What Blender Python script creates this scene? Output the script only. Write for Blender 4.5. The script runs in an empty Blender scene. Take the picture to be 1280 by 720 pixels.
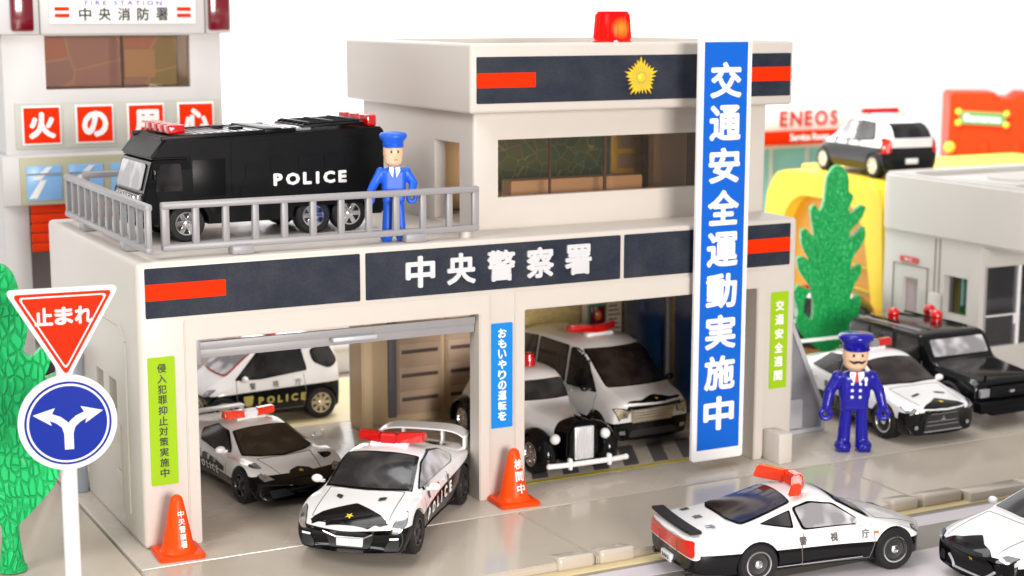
import bpy, bmesh, math, random
from mathutils import Vector, Matrix, noise
from mathutils.bvhtree import BVHTree
from mathutils.geometry import delaunay_2d_cdt
random.seed(7)
R = math.radians
scene = bpy.context.scene
col = scene.collection

# ------------------------------------------------------------------ materials
M = {}
def nd(nt, t, **kw):
    n = nt.nodes.new(t)
    for k, v in kw.items():
        if k in n.inputs: n.inputs[k].default_value = v
        else: setattr(n, k, v)
    return n
def mat(name, c, rough=.4, metal=0, coat=0, bump=0, bscale=8, rvar=.06, cvar=.02, trans=0, emit=0, emitc=None, sss=0, spec=.5):
    m = bpy.data.materials.new(name); m.use_nodes = True
    nt = m.node_tree; b = nt.nodes['Principled BSDF']
    b.inputs['Metallic'].default_value = metal
    b.inputs['Coat Weight'].default_value = coat
    b.inputs['Coat Roughness'].default_value = .04
    b.inputs['Transmission Weight'].default_value = trans
    b.inputs['Specular IOR Level'].default_value = spec
    if sss:
        b.inputs['Subsurface Weight'].default_value = sss
        b.inputs['Subsurface Radius'].default_value = (.1, .07, .05)
        b.inputs['Subsurface Scale'].default_value = .6
    if emit:
        b.inputs['Emission Color'].default_value = (*(emitc or c), 1)
        b.inputs['Emission Strength'].default_value = emit
    tc = nd(nt, 'ShaderNodeTexCoord')
    n1 = nd(nt, 'ShaderNodeTexNoise', Scale=bscale * .25, Detail=4.0)
    nt.links.new(tc.outputs['Object'], n1.inputs['Vector'])
    mr = nd(nt, 'ShaderNodeMapRange'); mr.inputs['To Min'].default_value = max(0, rough - rvar); mr.inputs['To Max'].default_value = rough + rvar
    nt.links.new(n1.outputs['Fac'], mr.inputs['Value']); nt.links.new(mr.outputs[0], b.inputs['Roughness'])
    mx = nd(nt, 'ShaderNodeMix', data_type='RGBA')
    mx.inputs[6].default_value = (*[max(0, x * (1 - cvar)) for x in c], 1); mx.inputs[7].default_value = (*[min(1, x * (1 + cvar)) for x in c], 1)
    nt.links.new(n1.outputs['Fac'], mx.inputs[0]); nt.links.new(mx.outputs[2], b.inputs['Base Color'])
    if bump:
        n2 = nd(nt, 'ShaderNodeTexNoise', Scale=bscale * 6, Detail=3.0)
        nt.links.new(tc.outputs['Object'], n2.inputs['Vector'])
        bp = nd(nt, 'ShaderNodeBump', Strength=bump, Distance=.02)
        nt.links.new(n2.outputs['Fac'], bp.inputs['Height']); nt.links.new(bp.outputs[0], b.inputs['Normal'])
    M[name] = m
    return m
mat('cream', (.60, .55, .50), .38, bump=.05, sss=.0)
mat('cream_front', (.70, .655, .61), .38, bump=.05)
mat('cream_in', (.72, .55, .34), .45)
mat('locker', (.56, .41, .29), .5)
mat('dark_slot', (.10, .06, .05), .5)
mat('grey_plastic', (.31, .30, .31), .38, bump=.05)
mat('silver_plastic', (.55, .56, .60), .3, metal=.2)
mat('stair_grey', (.25, .25, .27), .3)
mat('stair_dark', (.17, .17, .19), .35)
mat('fire_grey', (.60, .585, .58), .42)
mat('fire_dark', (.44, .36, .38), .6)
mat('olive', (.46, .44, .30), .45)
mat('orange_red', (.82, .04, .002), .45, spec=.12)
mat('red_sticker', (.82, .028, .001), .55, spec=.06)
mat('white_sticker', (.86, .84, .82), .4)
mat('cone_orange', (.88, .07, .003), .38, sss=.05, spec=.2)
mat('green_sticker', (.31, .52, .008), .5, spec=.15)
mat('blue_sticker', (.008, .22, .66), .5, spec=.15)
mat('banner_blue', (.003, .115, .58), .38, spec=.25)
mat('sign_blue', (.004, .022, .28), .34, bump=.05, spec=.12)
mat('sign_red', (.68, .022, .001), .45, spec=.06)
mat('white_plastic', (.84, .83, .84), .35)
mat('letter_white', (.88, .87, .86), .45)
mat('letter_silver', (.80, .80, .82), .25, metal=.35)
mat('ink', (.02, .02, .02), .5)
mat('ink_soft', (.10, .09, .09), .5)
mat('purple_ink', (.12, .08, .45), .5)
mat('car_white', (.82, .81, .81), .22, coat=.6, rvar=.03)
mat('car_black', (.004, .004, .005), .12, coat=.1, rvar=.02, spec=.3)
mat('truck_black', (.004, .004, .005), .34, rvar=.06, spec=.14)
mat('rubber', (.010, .010, .011), .5, spec=.3)
mat('chrome', (.85, .85, .86), .12, metal=1, rvar=.05)
mat('bright_trim', (.80, .80, .81), .22, metal=.45)
mat('gold_chrome', (.78, .70, .52), .2, metal=.75, rvar=.05)
mat('gold', (.90, .62, .03), .35, metal=.25)
mat('gold_ink', (.45, .38, .10), .4)
mat('dark_rim', (.03, .03, .035), .25, metal=.5)
mat('lens', (.42, .42, .45), .12, metal=.6, coat=.6)
mat('amber', (.75, .18, .05), .2, coat=.5)
mat('tail_red', (.72, .015, .003), .15, coat=.25, spec=.3)
mat('light_red', (.58, .004, .005), .1, coat=.7, sss=.05, bump=.5, bscale=1.2)
mat('light_orange', (.88, .045, .01), .12, coat=.6, sss=.1, bump=.4, bscale=1.2)
mat('maroon_lens', (.16, .003, .012), .15, coat=.6)
mat('seam', (.16, .14, .13), .5)
mat('police_blue', (.012, .11, .66), .38, spec=.35)
mat('chief_blue', (.012, .010, .30), .2, coat=.15, spec=.35)
mat('skin', (.83, .55, .36), .4, sss=.1)
mat('tie_red', (.55, .03, .03), .4)
mat('shelf', (.62, .50, .38), .45)
mat('yellow_plastic', (.93, .66, .05), .35, sss=.05, spec=.3)
mat('ochre', (.72, .33, .015), .4)
mat('yellow_paint', (.62, .50, .03), .4)
mat('grey_house', (.52, .50, .47), .42)
mat('pane_teal', (.22, .50, .47), .3)
mat('poster_green', (.04, .26, .12), .5)
mat('table', (.93, .925, .925), .5)
mat('road', (.27, .25, .215), .32, bump=.1, bscale=14)
mat('road_white', (.66, .61, .64), .35)
mat('floor_dark', (.16, .15, .15), .3)
mat('grey_post', (.28, .31, .36), .35)

mat('wall_blue', (.015, .07, .24), .2, coat=.5)
mat('ink_lilac', (.52, .36, .52), .5); mat('dull_olive', (.42, .42, .20), .5); mat('dull_red', (.70, .22, .16), .5); mat('olive_pale', (.50, .50, .44), .45)
mat('sky_pane', (.25, .50, .85), .25)
mat('yellow_board', (.70, .62, .22), .5); mat('grey_inner', (.30, .28, .29), .5)
mat('sign_green', (.12, .30, .08), .5)
mat('gutter', (.62, .50, .28), .4)
mat('pale_yellow', (.66, .56, .34), .4)
def glossy_floor(name, c, rough):
    m = mat(name, c, rough, coat=.35, bump=.03, bscale=3, rvar=.05, cvar=.05)
    m.node_tree.nodes['Principled BSDF'].inputs['Coat Roughness'].default_value = .08
glossy_floor('plate', (.50, .44, .365), .17)
glossy_floor('plate_matt', (.50, .445, .38), .27)

def glass(name, tint, amount):
    m = bpy.data.materials.new(name); m.use_nodes = True; nt = m.node_tree
    nt.nodes.clear(); o = nd(nt, 'ShaderNodeOutputMaterial')
    t = nd(nt, 'ShaderNodeBsdfTransparent'); t.inputs[0].default_value = (*tint, 1)
    g = nd(nt, 'ShaderNodeBsdfGlossy'); g.inputs['Roughness'].default_value = .04
    fr = nd(nt, 'ShaderNodeFresnel', IOR=1.45)
    ma = nd(nt, 'ShaderNodeMath', operation='MULTIPLY_ADD'); ma.inputs[1].default_value = .9; ma.inputs[2].default_value = amount
    mx = nd(nt, 'ShaderNodeMixShader')
    nt.links.new(fr.outputs[0], ma.inputs[0]); nt.links.new(ma.outputs[0], mx.inputs[0])
    nt.links.new(t.outputs[0], mx.inputs[1]); nt.links.new(g.outputs[0], mx.inputs[2]); nt.links.new(mx.outputs[0], o.inputs[0])
    M[name] = m
glass('smoke_pane', (.90, .80, .70), .02)
glass('clear_pane', (.80, .80, .86), .06)

def car_glass(name, c1, c2):
    # tinted plastic glazing: a dark gloss sheet through which vague seat shapes show
    m = mat(name, c1, .12, coat=.25, rvar=.02, spec=.4); nt = m.node_tree; b = nt.nodes['Principled BSDF']
    tc = nd(nt, 'ShaderNodeTexCoord'); n = nd(nt, 'ShaderNodeTexNoise', Scale=1.6, Detail=1.0)
    nt.links.new(tc.outputs['Object'], n.inputs['Vector'])
    r = nd(nt, 'ShaderNodeValToRGB'); r.color_ramp.elements[0].position = .42; r.color_ramp.elements[1].position = .62
    r.color_ramp.elements[0].color = (*c1, 1); r.color_ramp.elements[1].color = (*c2, 1)
    nt.links.new(n.outputs['Fac'], r.inputs[0]); nt.links.new(r.outputs[0], b.inputs['Base Color'])
car_glass('glass_dark', (.010, .010, .012), (.028, .026, .026))
car_glass('glass_brown', (.016, .011, .010), (.04, .028, .025))
car_glass('glass_grey', (.022, .022, .024), (.05, .048, .048))
car_glass('glass_light', (.25, .24, .25), (.62, .60, .62))

def navy():
    m = mat('navy_sticker', (.02, .025, .05), .42, bump=.4, bscale=16); nt = m.node_tree; b = nt.nodes['Principled BSDF']
    tc = nd(nt, 'ShaderNodeTexCoord')
    n = nd(nt, 'ShaderNodeTexNoise', Scale=16.0, Detail=8.0, Roughness=.75)
    n2 = nd(nt, 'ShaderNodeTexNoise', Scale=1.1, Detail=5.0)
    nt.links.new(tc.outputs['Object'], n.inputs['Vector']); nt.links.new(tc.outputs['Object'], n2.inputs['Vector'])
    mx = nd(nt, 'ShaderNodeMix', data_type='RGBA'); mx.inputs[6].default_value = (.008, .013, .030, 1); mx.inputs[7].default_value = (.034, .039, .050, 1)
    ad = nd(nt, 'ShaderNodeMath', operation='MULTIPLY'); nt.links.new(n.outputs['Fac'], ad.inputs[0]); nt.links.new(n2.outputs['Fac'], ad.inputs[1])
    mr = nd(nt, 'ShaderNodeMapRange'); mr.inputs['From Min'].default_value = .14; mr.inputs['From Max'].default_value = .40
    nt.links.new(ad.outputs[0], mr.inputs['Value']); nt.links.new(mr.outputs[0], mx.inputs[0]); nt.links.new(mx.outputs[2], b.inputs['Base Color'])
    b.inputs['Specular IOR Level'].default_value = .22
navy()

def leafy(name, c1, c2, sc):
    m = mat(name, c1, .38, sss=.03, spec=.25); nt = m.node_tree; b = nt.nodes['Principled BSDF']
    tc = nd(nt, 'ShaderNodeTexCoord'); ns = nd(nt, 'ShaderNodeTexNoise', Scale=.9)
    nt.links.new(tc.outputs['Object'], ns.inputs['Vector'])
    ad = nd(nt, 'ShaderNodeVectorMath', operation='SCALE'); ad.inputs['Scale'].default_value = .5; nt.links.new(ns.outputs['Color'], ad.inputs[0])
    ad2 = nd(nt, 'ShaderNodeVectorMath', operation='ADD'); nt.links.new(tc.outputs['Object'], ad2.inputs[0]); nt.links.new(ad.outputs[0], ad2.inputs[1])
    mp = nd(nt, 'ShaderNodeMapping'); mp.inputs['Scale'].default_value = (sc * 1.75, sc * .05, sc * .72); nt.links.new(ad2.outputs[0], mp.inputs['Vector'])
    v = nd(nt, 'ShaderNodeTexVoronoi', Scale=1.0, feature='DISTANCE_TO_EDGE'); v.inputs['Randomness'].default_value = .8
    nt.links.new(mp.outputs[0], v.inputs['Vector'])
    mr = nd(nt, 'ShaderNodeMapRange', interpolation_type='SMOOTHERSTEP'); mr.inputs['From Max'].default_value = .18
    nt.links.new(v.outputs['Distance'], mr.inputs['Value'])
    bp = nd(nt, 'ShaderNodeBump', Strength=.9, Distance=.05); nt.links.new(mr.outputs[0], bp.inputs['Height']); nt.links.new(bp.outputs[0], b.inputs['Normal'])
    mr2 = nd(nt, 'ShaderNodeMapRange'); mr2.inputs['From Max'].default_value = .12; nt.links.new(v.outputs['Distance'], mr2.inputs['Value'])
    mx = nd(nt, 'ShaderNodeMix', data_type='RGBA'); mx.inputs[6].default_value = (*c2, 1); mx.inputs[7].default_value = (*c1, 1)
    nt.links.new(mr2.outputs[0], mx.inputs[0]); nt.links.new(mx.outputs[2], b.inputs['Base Color'])
leafy('tree_green', (.02, .60, .17), (.012, .42, .11), 4.0)
leafy('tree_dark', (.008, .48, .11), (.006, .38, .09), 6.5)

def brickwall():
    m = mat('tan_texture', (.50, .38, .16), .5); nt = m.node_tree; b = nt.nodes['Principled BSDF']
    tc = nd(nt, 'ShaderNodeTexCoord'); mp = nd(nt, 'ShaderNodeMapping'); mp.inputs['Rotation'].default_value = (R(90), 0, 0)
    nt.links.new(tc.outputs['Object'], mp.inputs['Vector'])
    v = nd(nt, 'ShaderNodeTexBrick', Scale=3.2); v.inputs['Color1'].default_value = (.60, .45, .18, 1); v.inputs['Color2'].default_value = (.46, .35, .14, 1); v.inputs['Mortar'].default_value = (.26, .20, .09, 1)
    nt.links.new(mp.outputs[0], v.inputs['Vector']); nt.links.new(v.outputs[0], b.inputs['Base Color'])
brickwall()
def mapmat(name, lines, cols, sc):
    m = mat(name, cols[0], .5); nt = m.node_tree; b = nt.nodes['Principled BSDF']
    tc = nd(nt, 'ShaderNodeTexCoord'); mp = nd(nt, 'ShaderNodeMapping'); mp.inputs['Scale'].default_value = (sc, .01, sc * 1.3); mp.inputs['Rotation'].default_value = (0, R(18), 0)
    nt.links.new(tc.outputs['Object'], mp.inputs['Vector'])
    v = nd(nt, 'ShaderNodeTexVoronoi', Scale=1.0, feature='DISTANCE_TO_EDGE', distance='EUCLIDEAN') if False else nd(nt, 'ShaderNodeTexVoronoi', Scale=1.0, feature='DISTANCE_TO_EDGE')
    v2 = nd(nt, 'ShaderNodeTexVoronoi', Scale=1.0, feature='F1')
    for q in (v, v2): nt.links.new(mp.outputs[0], q.inputs['Vector']); q.inputs['Randomness'].default_value = .85
    r = nd(nt, 'ShaderNodeValToRGB'); r.color_ramp.interpolation = 'CONSTANT'; e = r.color_ramp.elements; e[0].color = (*cols[0], 1); e[1].position = .75; e[1].color = (*cols[-1], 1)
    for k, c in enumerate(cols[1:-1]): x = e.new(.3 + .2 * k); x.color = (*c, 1)
    sp = nd(nt, 'ShaderNodeSeparateColor'); nt.links.new(v2.outputs['Color'], sp.inputs[0]); nt.links.new(sp.outputs[0], r.inputs[0])
    lt = nd(nt, 'ShaderNodeMath', operation='LESS_THAN'); lt.inputs[1].default_value = .02; nt.links.new(v.outputs['Distance'], lt.inputs[0])
    mx = nd(nt, 'ShaderNodeMix', data_type='RGBA'); nt.links.new(lt.outputs[0], mx.inputs[0]); nt.links.new(r.outputs[0], mx.inputs[6]); mx.inputs[7].default_value = (*lines, 1); nt.links.new(mx.outputs[2], b.inputs['Base Color'])
mapmat('green_map', (.22, .26, .14), [(.03, .11, .07), (.035, .13, .08), (.045, .12, .06), (.06, .13, .06)], 2.4)
mapmat('lilac_map', (.60, .50, .48), [(.46, .36, .52), (.60, .34, .36), (.40, .42, .26), (.50, .38, .50)], .6)

# ------------------------------------------------------------------ mesh helpers
def link(o, parent=None):
    col.objects.link(o)
    if parent: o.parent = parent
    return o
def obj(name, bm, mats, parent=None, angle=38, smooth=True):
    me = bpy.data.meshes.new(name)
    bmesh.ops.recalc_face_normals(bm, faces=bm.faces)
    bm.to_mesh(me); bm.free()
    for m in (mats if isinstance(mats, (list, tuple)) else [mats]): me.materials.append(M[m] if isinstance(m, str) else m)
    if smooth:
        me.shade_smooth(); me.set_sharp_from_angle(angle=R(angle))
    return link(bpy.data.objects.new(name, me), parent)
def thing(name, label, cat, loc=(0, 0, 0), rz=0, group=None):
    o = bpy.data.objects.new(name, None); col.objects.link(o); o.empty_display_size = .3
    o.location = loc; o.rotation_euler = (0, 0, rz)
    return tag(o, label, cat, group)
def tag(o, label, cat, group=None):
    o['label'] = label; o['category'] = cat
    if group: o['group'] = group
    return o
def struct(o): o['kind'] = 'structure'; return o
B = bmesh.new
def merge(bm, t):
    me = bpy.data.meshes.new('tmp'); t.to_mesh(me); t.free(); bm.from_mesh(me); bpy.data.meshes.remove(me)
def box(bm, x0, x1, y0, y1, z0, z1, b=0, seg=2, mi=0, mtx=None):
    t = B(); bmesh.ops.create_cube(t, size=1)
    for v in t.verts: v.co = Vector((x0 + (v.co.x + .5) * (x1 - x0), y0 + (v.co.y + .5) * (y1 - y0), z0 + (v.co.z + .5) * (z1 - z0)))
    if b:
        b = min(b, .45 * min(abs(x1 - x0), abs(y1 - y0), abs(z1 - z0)))
        bmesh.ops.bevel(t, geom=t.edges[:], offset=b, segments=seg, affect='EDGES', profile=.5)
    if mtx: t.transform(mtx)
    for f in t.faces: f.material_index = mi
    merge(bm, t); return bm
def prism(bm, pts, axis, a, b, bev=0, seg=2, mi=0):
    """pts 2D polygon; axis 'y' -> (x,z) extruded along y from a to b; 'x' -> (y,z); 'z' -> (x,y)"""
    t = B()
    def P(u, v, w): return {'y': (u, w, v), 'x': (w, u, v), 'z': (u, v, w)}[axis]
    lo = [t.verts.new(P(u, v, a)) for u, v in pts]; f = t.faces.new(lo)
    r = bmesh.ops.extrude_face_region(t, geom=[f]); d = Vector(P(0, 0, b - a))
    for v in r['geom']:
        if isinstance(v, bmesh.types.BMVert): v.co += d
    bmesh.ops.recalc_face_normals(t, faces=t.faces)
    if bev:
        es = [e for e in t.edges if len(e.link_faces) == 2 and e.calc_face_angle(0) > R(25)]
        bmesh.ops.bevel(t, geom=es, offset=bev, segments=seg, affect='EDGES', clamp_overlap=True)
    for f in t.faces: f.material_index = mi
    merge(bm, t); return bm
def cyl(bm, c, r, h, axis='z', r2=None, seg=32, b=0, mi=0):
    t = B(); bmesh.ops.create_cone(t, cap_ends=True, segments=seg, radius1=r, radius2=r if r2 is None else r2, depth=h)
    if b:
        es = [e for e in t.edges if e.calc_face_angle(0) > R(50)]
        bmesh.ops.bevel(t, geom=es, offset=b, segments=2, affect='EDGES')
    if axis == 'y': t.transform(Matrix.Rotation(R(-90), 4, 'X'))
    if axis == 'x': t.transform(Matrix.Rotation(R(90), 4, 'Y'))
    t.transform(Matrix.Translation(c))
    for f in t.faces: f.material_index = mi
    merge(bm, t); return bm
def ball(bm, c, r, sc=(1, 1, 1), seg=20, mi=0):
    t = B(); bmesh.ops.create_uvsphere(t, u_segments=seg, v_segments=seg // 2, radius=r)
    t.transform(Matrix.Translation(c) @ Matrix.Diagonal((*sc, 1)))
    for f in t.faces: f.material_index = mi
    merge(bm, t); return bm
def rod(bm, p, q, r, seg=10, r2=None, mi=0):
    p, q = Vector(p), Vector(q); d = q - p
    t = B(); bmesh.ops.create_cone(t, cap_ends=True, segments=seg, radius1=r, radius2=r if r2 is None else r2, depth=d.length)
    t.transform(Matrix.Translation((p + q) / 2) @ d.to_track_quat('Z', 'Y').to_matrix().to_4x4())
    for f in t.faces: f.material_index = mi
    merge(bm, t); return bm
def lathe(bm, prof, seg=40, axis='z', c=(0, 0, 0), mi=0):
    """prof: list of (r, h); closed with caps when r==0"""
    t = B(); rings = []
    for r, h in prof:
        if r < 1e-5: rings.append([t.verts.new((0, 0, h))])
        else: rings.append([t.verts.new((r * math.cos(2 * math.pi * k / seg), r * math.sin(2 * math.pi * k / seg), h)) for k in range(seg)])
    for a, b_ in zip(rings, rings[1:]):
        for k in range(seg):
            k2 = (k + 1) % seg
            if len(a) == 1 and len(b_) == 1: continue
            if len(a) == 1: t.faces.new((a[0], b_[k], b_[k2]))
            elif len(b_) == 1: t.faces.new((a[k], a[k2], b_[0]))
            else: t.faces.new((a[k], a[k2], b_[k2], b_[k]))
    if axis == 'y': t.transform(Matrix.Rotation(R(90), 4, 'X'))
    t.transform(Matrix.Translation(c))
    for f in t.faces: f.material_index = mi
    merge(bm, t); return bm
def rounded(pts, r, n=4):
    out = []; N = len(pts)
    for i in range(N):
        p = Vector(pts[i]); a = Vector(pts[i - 1]) - p; b = Vector(pts[(i + 1) % N]) - p
        d = min(r, a.length * .45, b.length * .45); s = p + a.normalized() * d; e = p + b.normalized() * d
        for k in range(n + 1):
            t = k / n; q = s * (1 - t) ** 2 + p * 2 * t * (1 - t) + e * t * t; out.append((q.x, q.y))
    return out
def evaluated(o):
    dg = bpy.context.evaluated_depsgraph_get(); dg.update()
    return bpy.data.meshes.new_from_object(o.evaluated_get(dg))
def boolean(o, cutter_bms):
    for k, c in enumerate(cutter_bms):
        bmesh.ops.recalc_face_normals(c, faces=c.faces)
        me = bpy.data.meshes.new('c'); c.to_mesh(me); c.free()
        for m in o.data.materials: me.materials.append(m)
        co = bpy.data.objects.new('c', me); col.objects.link(co)
        if o.parent: co.parent = o.parent
        md = o.modifiers.new('b', 'BOOLEAN'); md.operation = 'DIFFERENCE'; md.solver = 'EXACT'; md.object = co
        new = evaluated(o); o.modifiers.clear(); old = o.data; o.data = new
        bpy.data.meshes.remove(old); bpy.data.objects.remove(co); bpy.data.meshes.remove(me)
    return o

# ------------------------------------------------------------------ lettering
_tc = {}
def text_geo(s, bold=.0, res=2):
    """triangulated flat glyphs of text s, height about 1, centred: list of verts (x,y) and faces"""
    key = (s, bold, res)
    if key in _tc: return _tc[key]
    c = bpy.data.curves.new('t', 'FONT'); c.body = s; c.size = 1; c.resolution_u = res; c.fill_mode = 'FRONT'
    o = bpy.data.objects.new('t', c); col.objects.link(o)
    me = evaluated(o)
    vs = [(v.co.x, v.co.y) for v in me.vertices]; fs = [tuple(p.vertices) for p in me.polygons]
    bpy.data.objects.remove(o); bpy.data.curves.remove(c); bpy.data.meshes.remove(me)
    if vs:
        x0, x1 = min(v[0] for v in vs), max(v[0] for v in vs); y0, y1 = min(v[1] for v in vs), max(v[1] for v in vs)
    else: x0 = x1 = y0 = y1 = 0
    V3 = [(x, y, 0.0) for x, y in vs]; F3 = list(fs)
    if bold and vs:
        V3, F3 = [], []      # heavier strokes: eight slightly shifted layers of film, each a hair above the last
        for k in range(8):
            a = 2 * math.pi * k / 8; n0 = len(V3)
            V3 += [(x + bold * math.cos(a), y + bold * math.sin(a), k * .0012) for x, y in vs]; F3 += [tuple(i + n0 for i in f) for f in fs]
    _tc[key] = (V3, F3, (x0 - bold, x1 + bold, y0 - bold, y1 + bold)); return _tc[key]
def glyphs(s, w, h, bold=.0, res=2):
    """fit text into w x h box centred on 0"""
    vs, fs, (x0, x1, y0, y1) = text_geo(s, bold, res)
    sx = w / max(1e-6, x1 - x0); sy = h / max(1e-6, y1 - y0)
    return [((x - (x0 + x1) / 2) * sx, (y - (y0 + y1) / 2) * sy, l) for x, y, l in vs], fs
def char_row(s, x0, x1, h, vertical=False, bold=.03, w=None, res=2, h_at=None):
    """each character fitted separately, row from x0 to x1 (centres); returns verts, faces in 2D"""
    V, F = [], []
    adv = [((text_geo(ch, bold, res)[2][1] - text_geo(ch, bold, res)[2][0]) if ord(ch) < 128 else 1) for ch in s]
    tot = sum(adv) - adv[0] / 2 - adv[-1] / 2; run = -adv[0] / 2
    for i, ch in enumerate(s):
        run += adv[i] / 2; t = i / max(1, len(s) - 1)
        if ord(ch) < 128 and tot > 0: t = t * .45 + .55 * (run + adv[0] / 2 - adv[0] / 2) / tot
        run += adv[i] / 2; c = x0 + (x1 - x0) * t
        bb = text_geo(ch, bold, res)[2]; ww = (w or h)
        if ord(ch) < 128: ww = h * (bb[1] - bb[0]) / max(1e-6, bb[3] - bb[2]) * (ww / (h * .78) if w else 1)
        a, f = glyphs(ch, ww, h, bold, res); k = len(V)
        V += [((p[0], p[1] + c, p[2]) if vertical else (p[0] + c, p[1], p[2])) for p in a]; F += [tuple(q + k for q in g) for g in f]
    return V, F
def flat_letters(name, VF, parent, m, frame, th=.02):
    """place 2D letters: frame(u,v,w)->3D; w is height above the surface; thin printed film"""
    V, F = VF; t = B()
    vv = [t.verts.new(frame(u, v, l)) for u, v, l in V]
    for f in F:
        try: t.faces.new([vv[i] for i in f])
        except ValueError: pass
    if th:
        r = bmesh.ops.extrude_face_region(t, geom=t.faces[:]); d = Vector(frame(0, 0, th)) - Vector(frame(0, 0, 0))
        for v in r['geom']:
            if isinstance(v, bmesh.types.BMVert): v.co += d
    return obj(name, t, m, parent, smooth=False)

# ------------------------------------------------------------------ toy vehicles
def wheel(parent, x, y, r, w, side, rim_m='chrome', spokes=6, hub='grey', ring=True):
    """tyre of radius r, width w, outer face toward side*y; rim and spokes as children"""
    t = B(); h = w / 2; s = side
    lathe(t, [(r * .60, -h * .9), (r * .66, -h), (r * .90, -h), (r, -h * .72), (r, h * .72), (r * .90, h), (r * .68, h), (r * .62, h * .86), (r * .60, h * .5)], 40)
    t.transform(Matrix.Translation((x, y, r)) @ Matrix.Rotation(R(-90 * s), 4, 'X'))
    o = obj('wheel', t, 'rubber', parent)
    t = B()
    lathe(t, [(r * .66, h * .82), (r * .63, h * .98), (r * .56, h * .98), (r * .53, h * .7), (r * .50, h * .35)], 36)
    lathe(t, [(r * .56, h * .3), (r * .001, h * .3)], 24, mi=1)
    if spokes == 0: lathe(t, [(r * .52, h * .4), (r * .5, h * .62), (r * .22, h * .5), (r * .2, h * .5)], 24, mi=1)
    lathe(t, [(r * .19, h * .3), (r * .19, h * .86), (r * .14, h * .95), (0, h * .95)], 20)
    for k in range(spokes):
        mt = Matrix.Rotation(2 * math.pi * k / spokes, 4, 'Z')
        box(t, r * .12, r * .57, -r * (.30 / spokes ** .5), r * (.30 / spokes ** .5), h * .55, h * .84, .012, 1, mtx=mt)
    t.transform(Matrix.Translation((x, y, r)) @ Matrix.Rotation(R(-90 * s), 4, 'X'))
    obj('rim', t, [rim_m, 'ink'], o)
    return o

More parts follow.
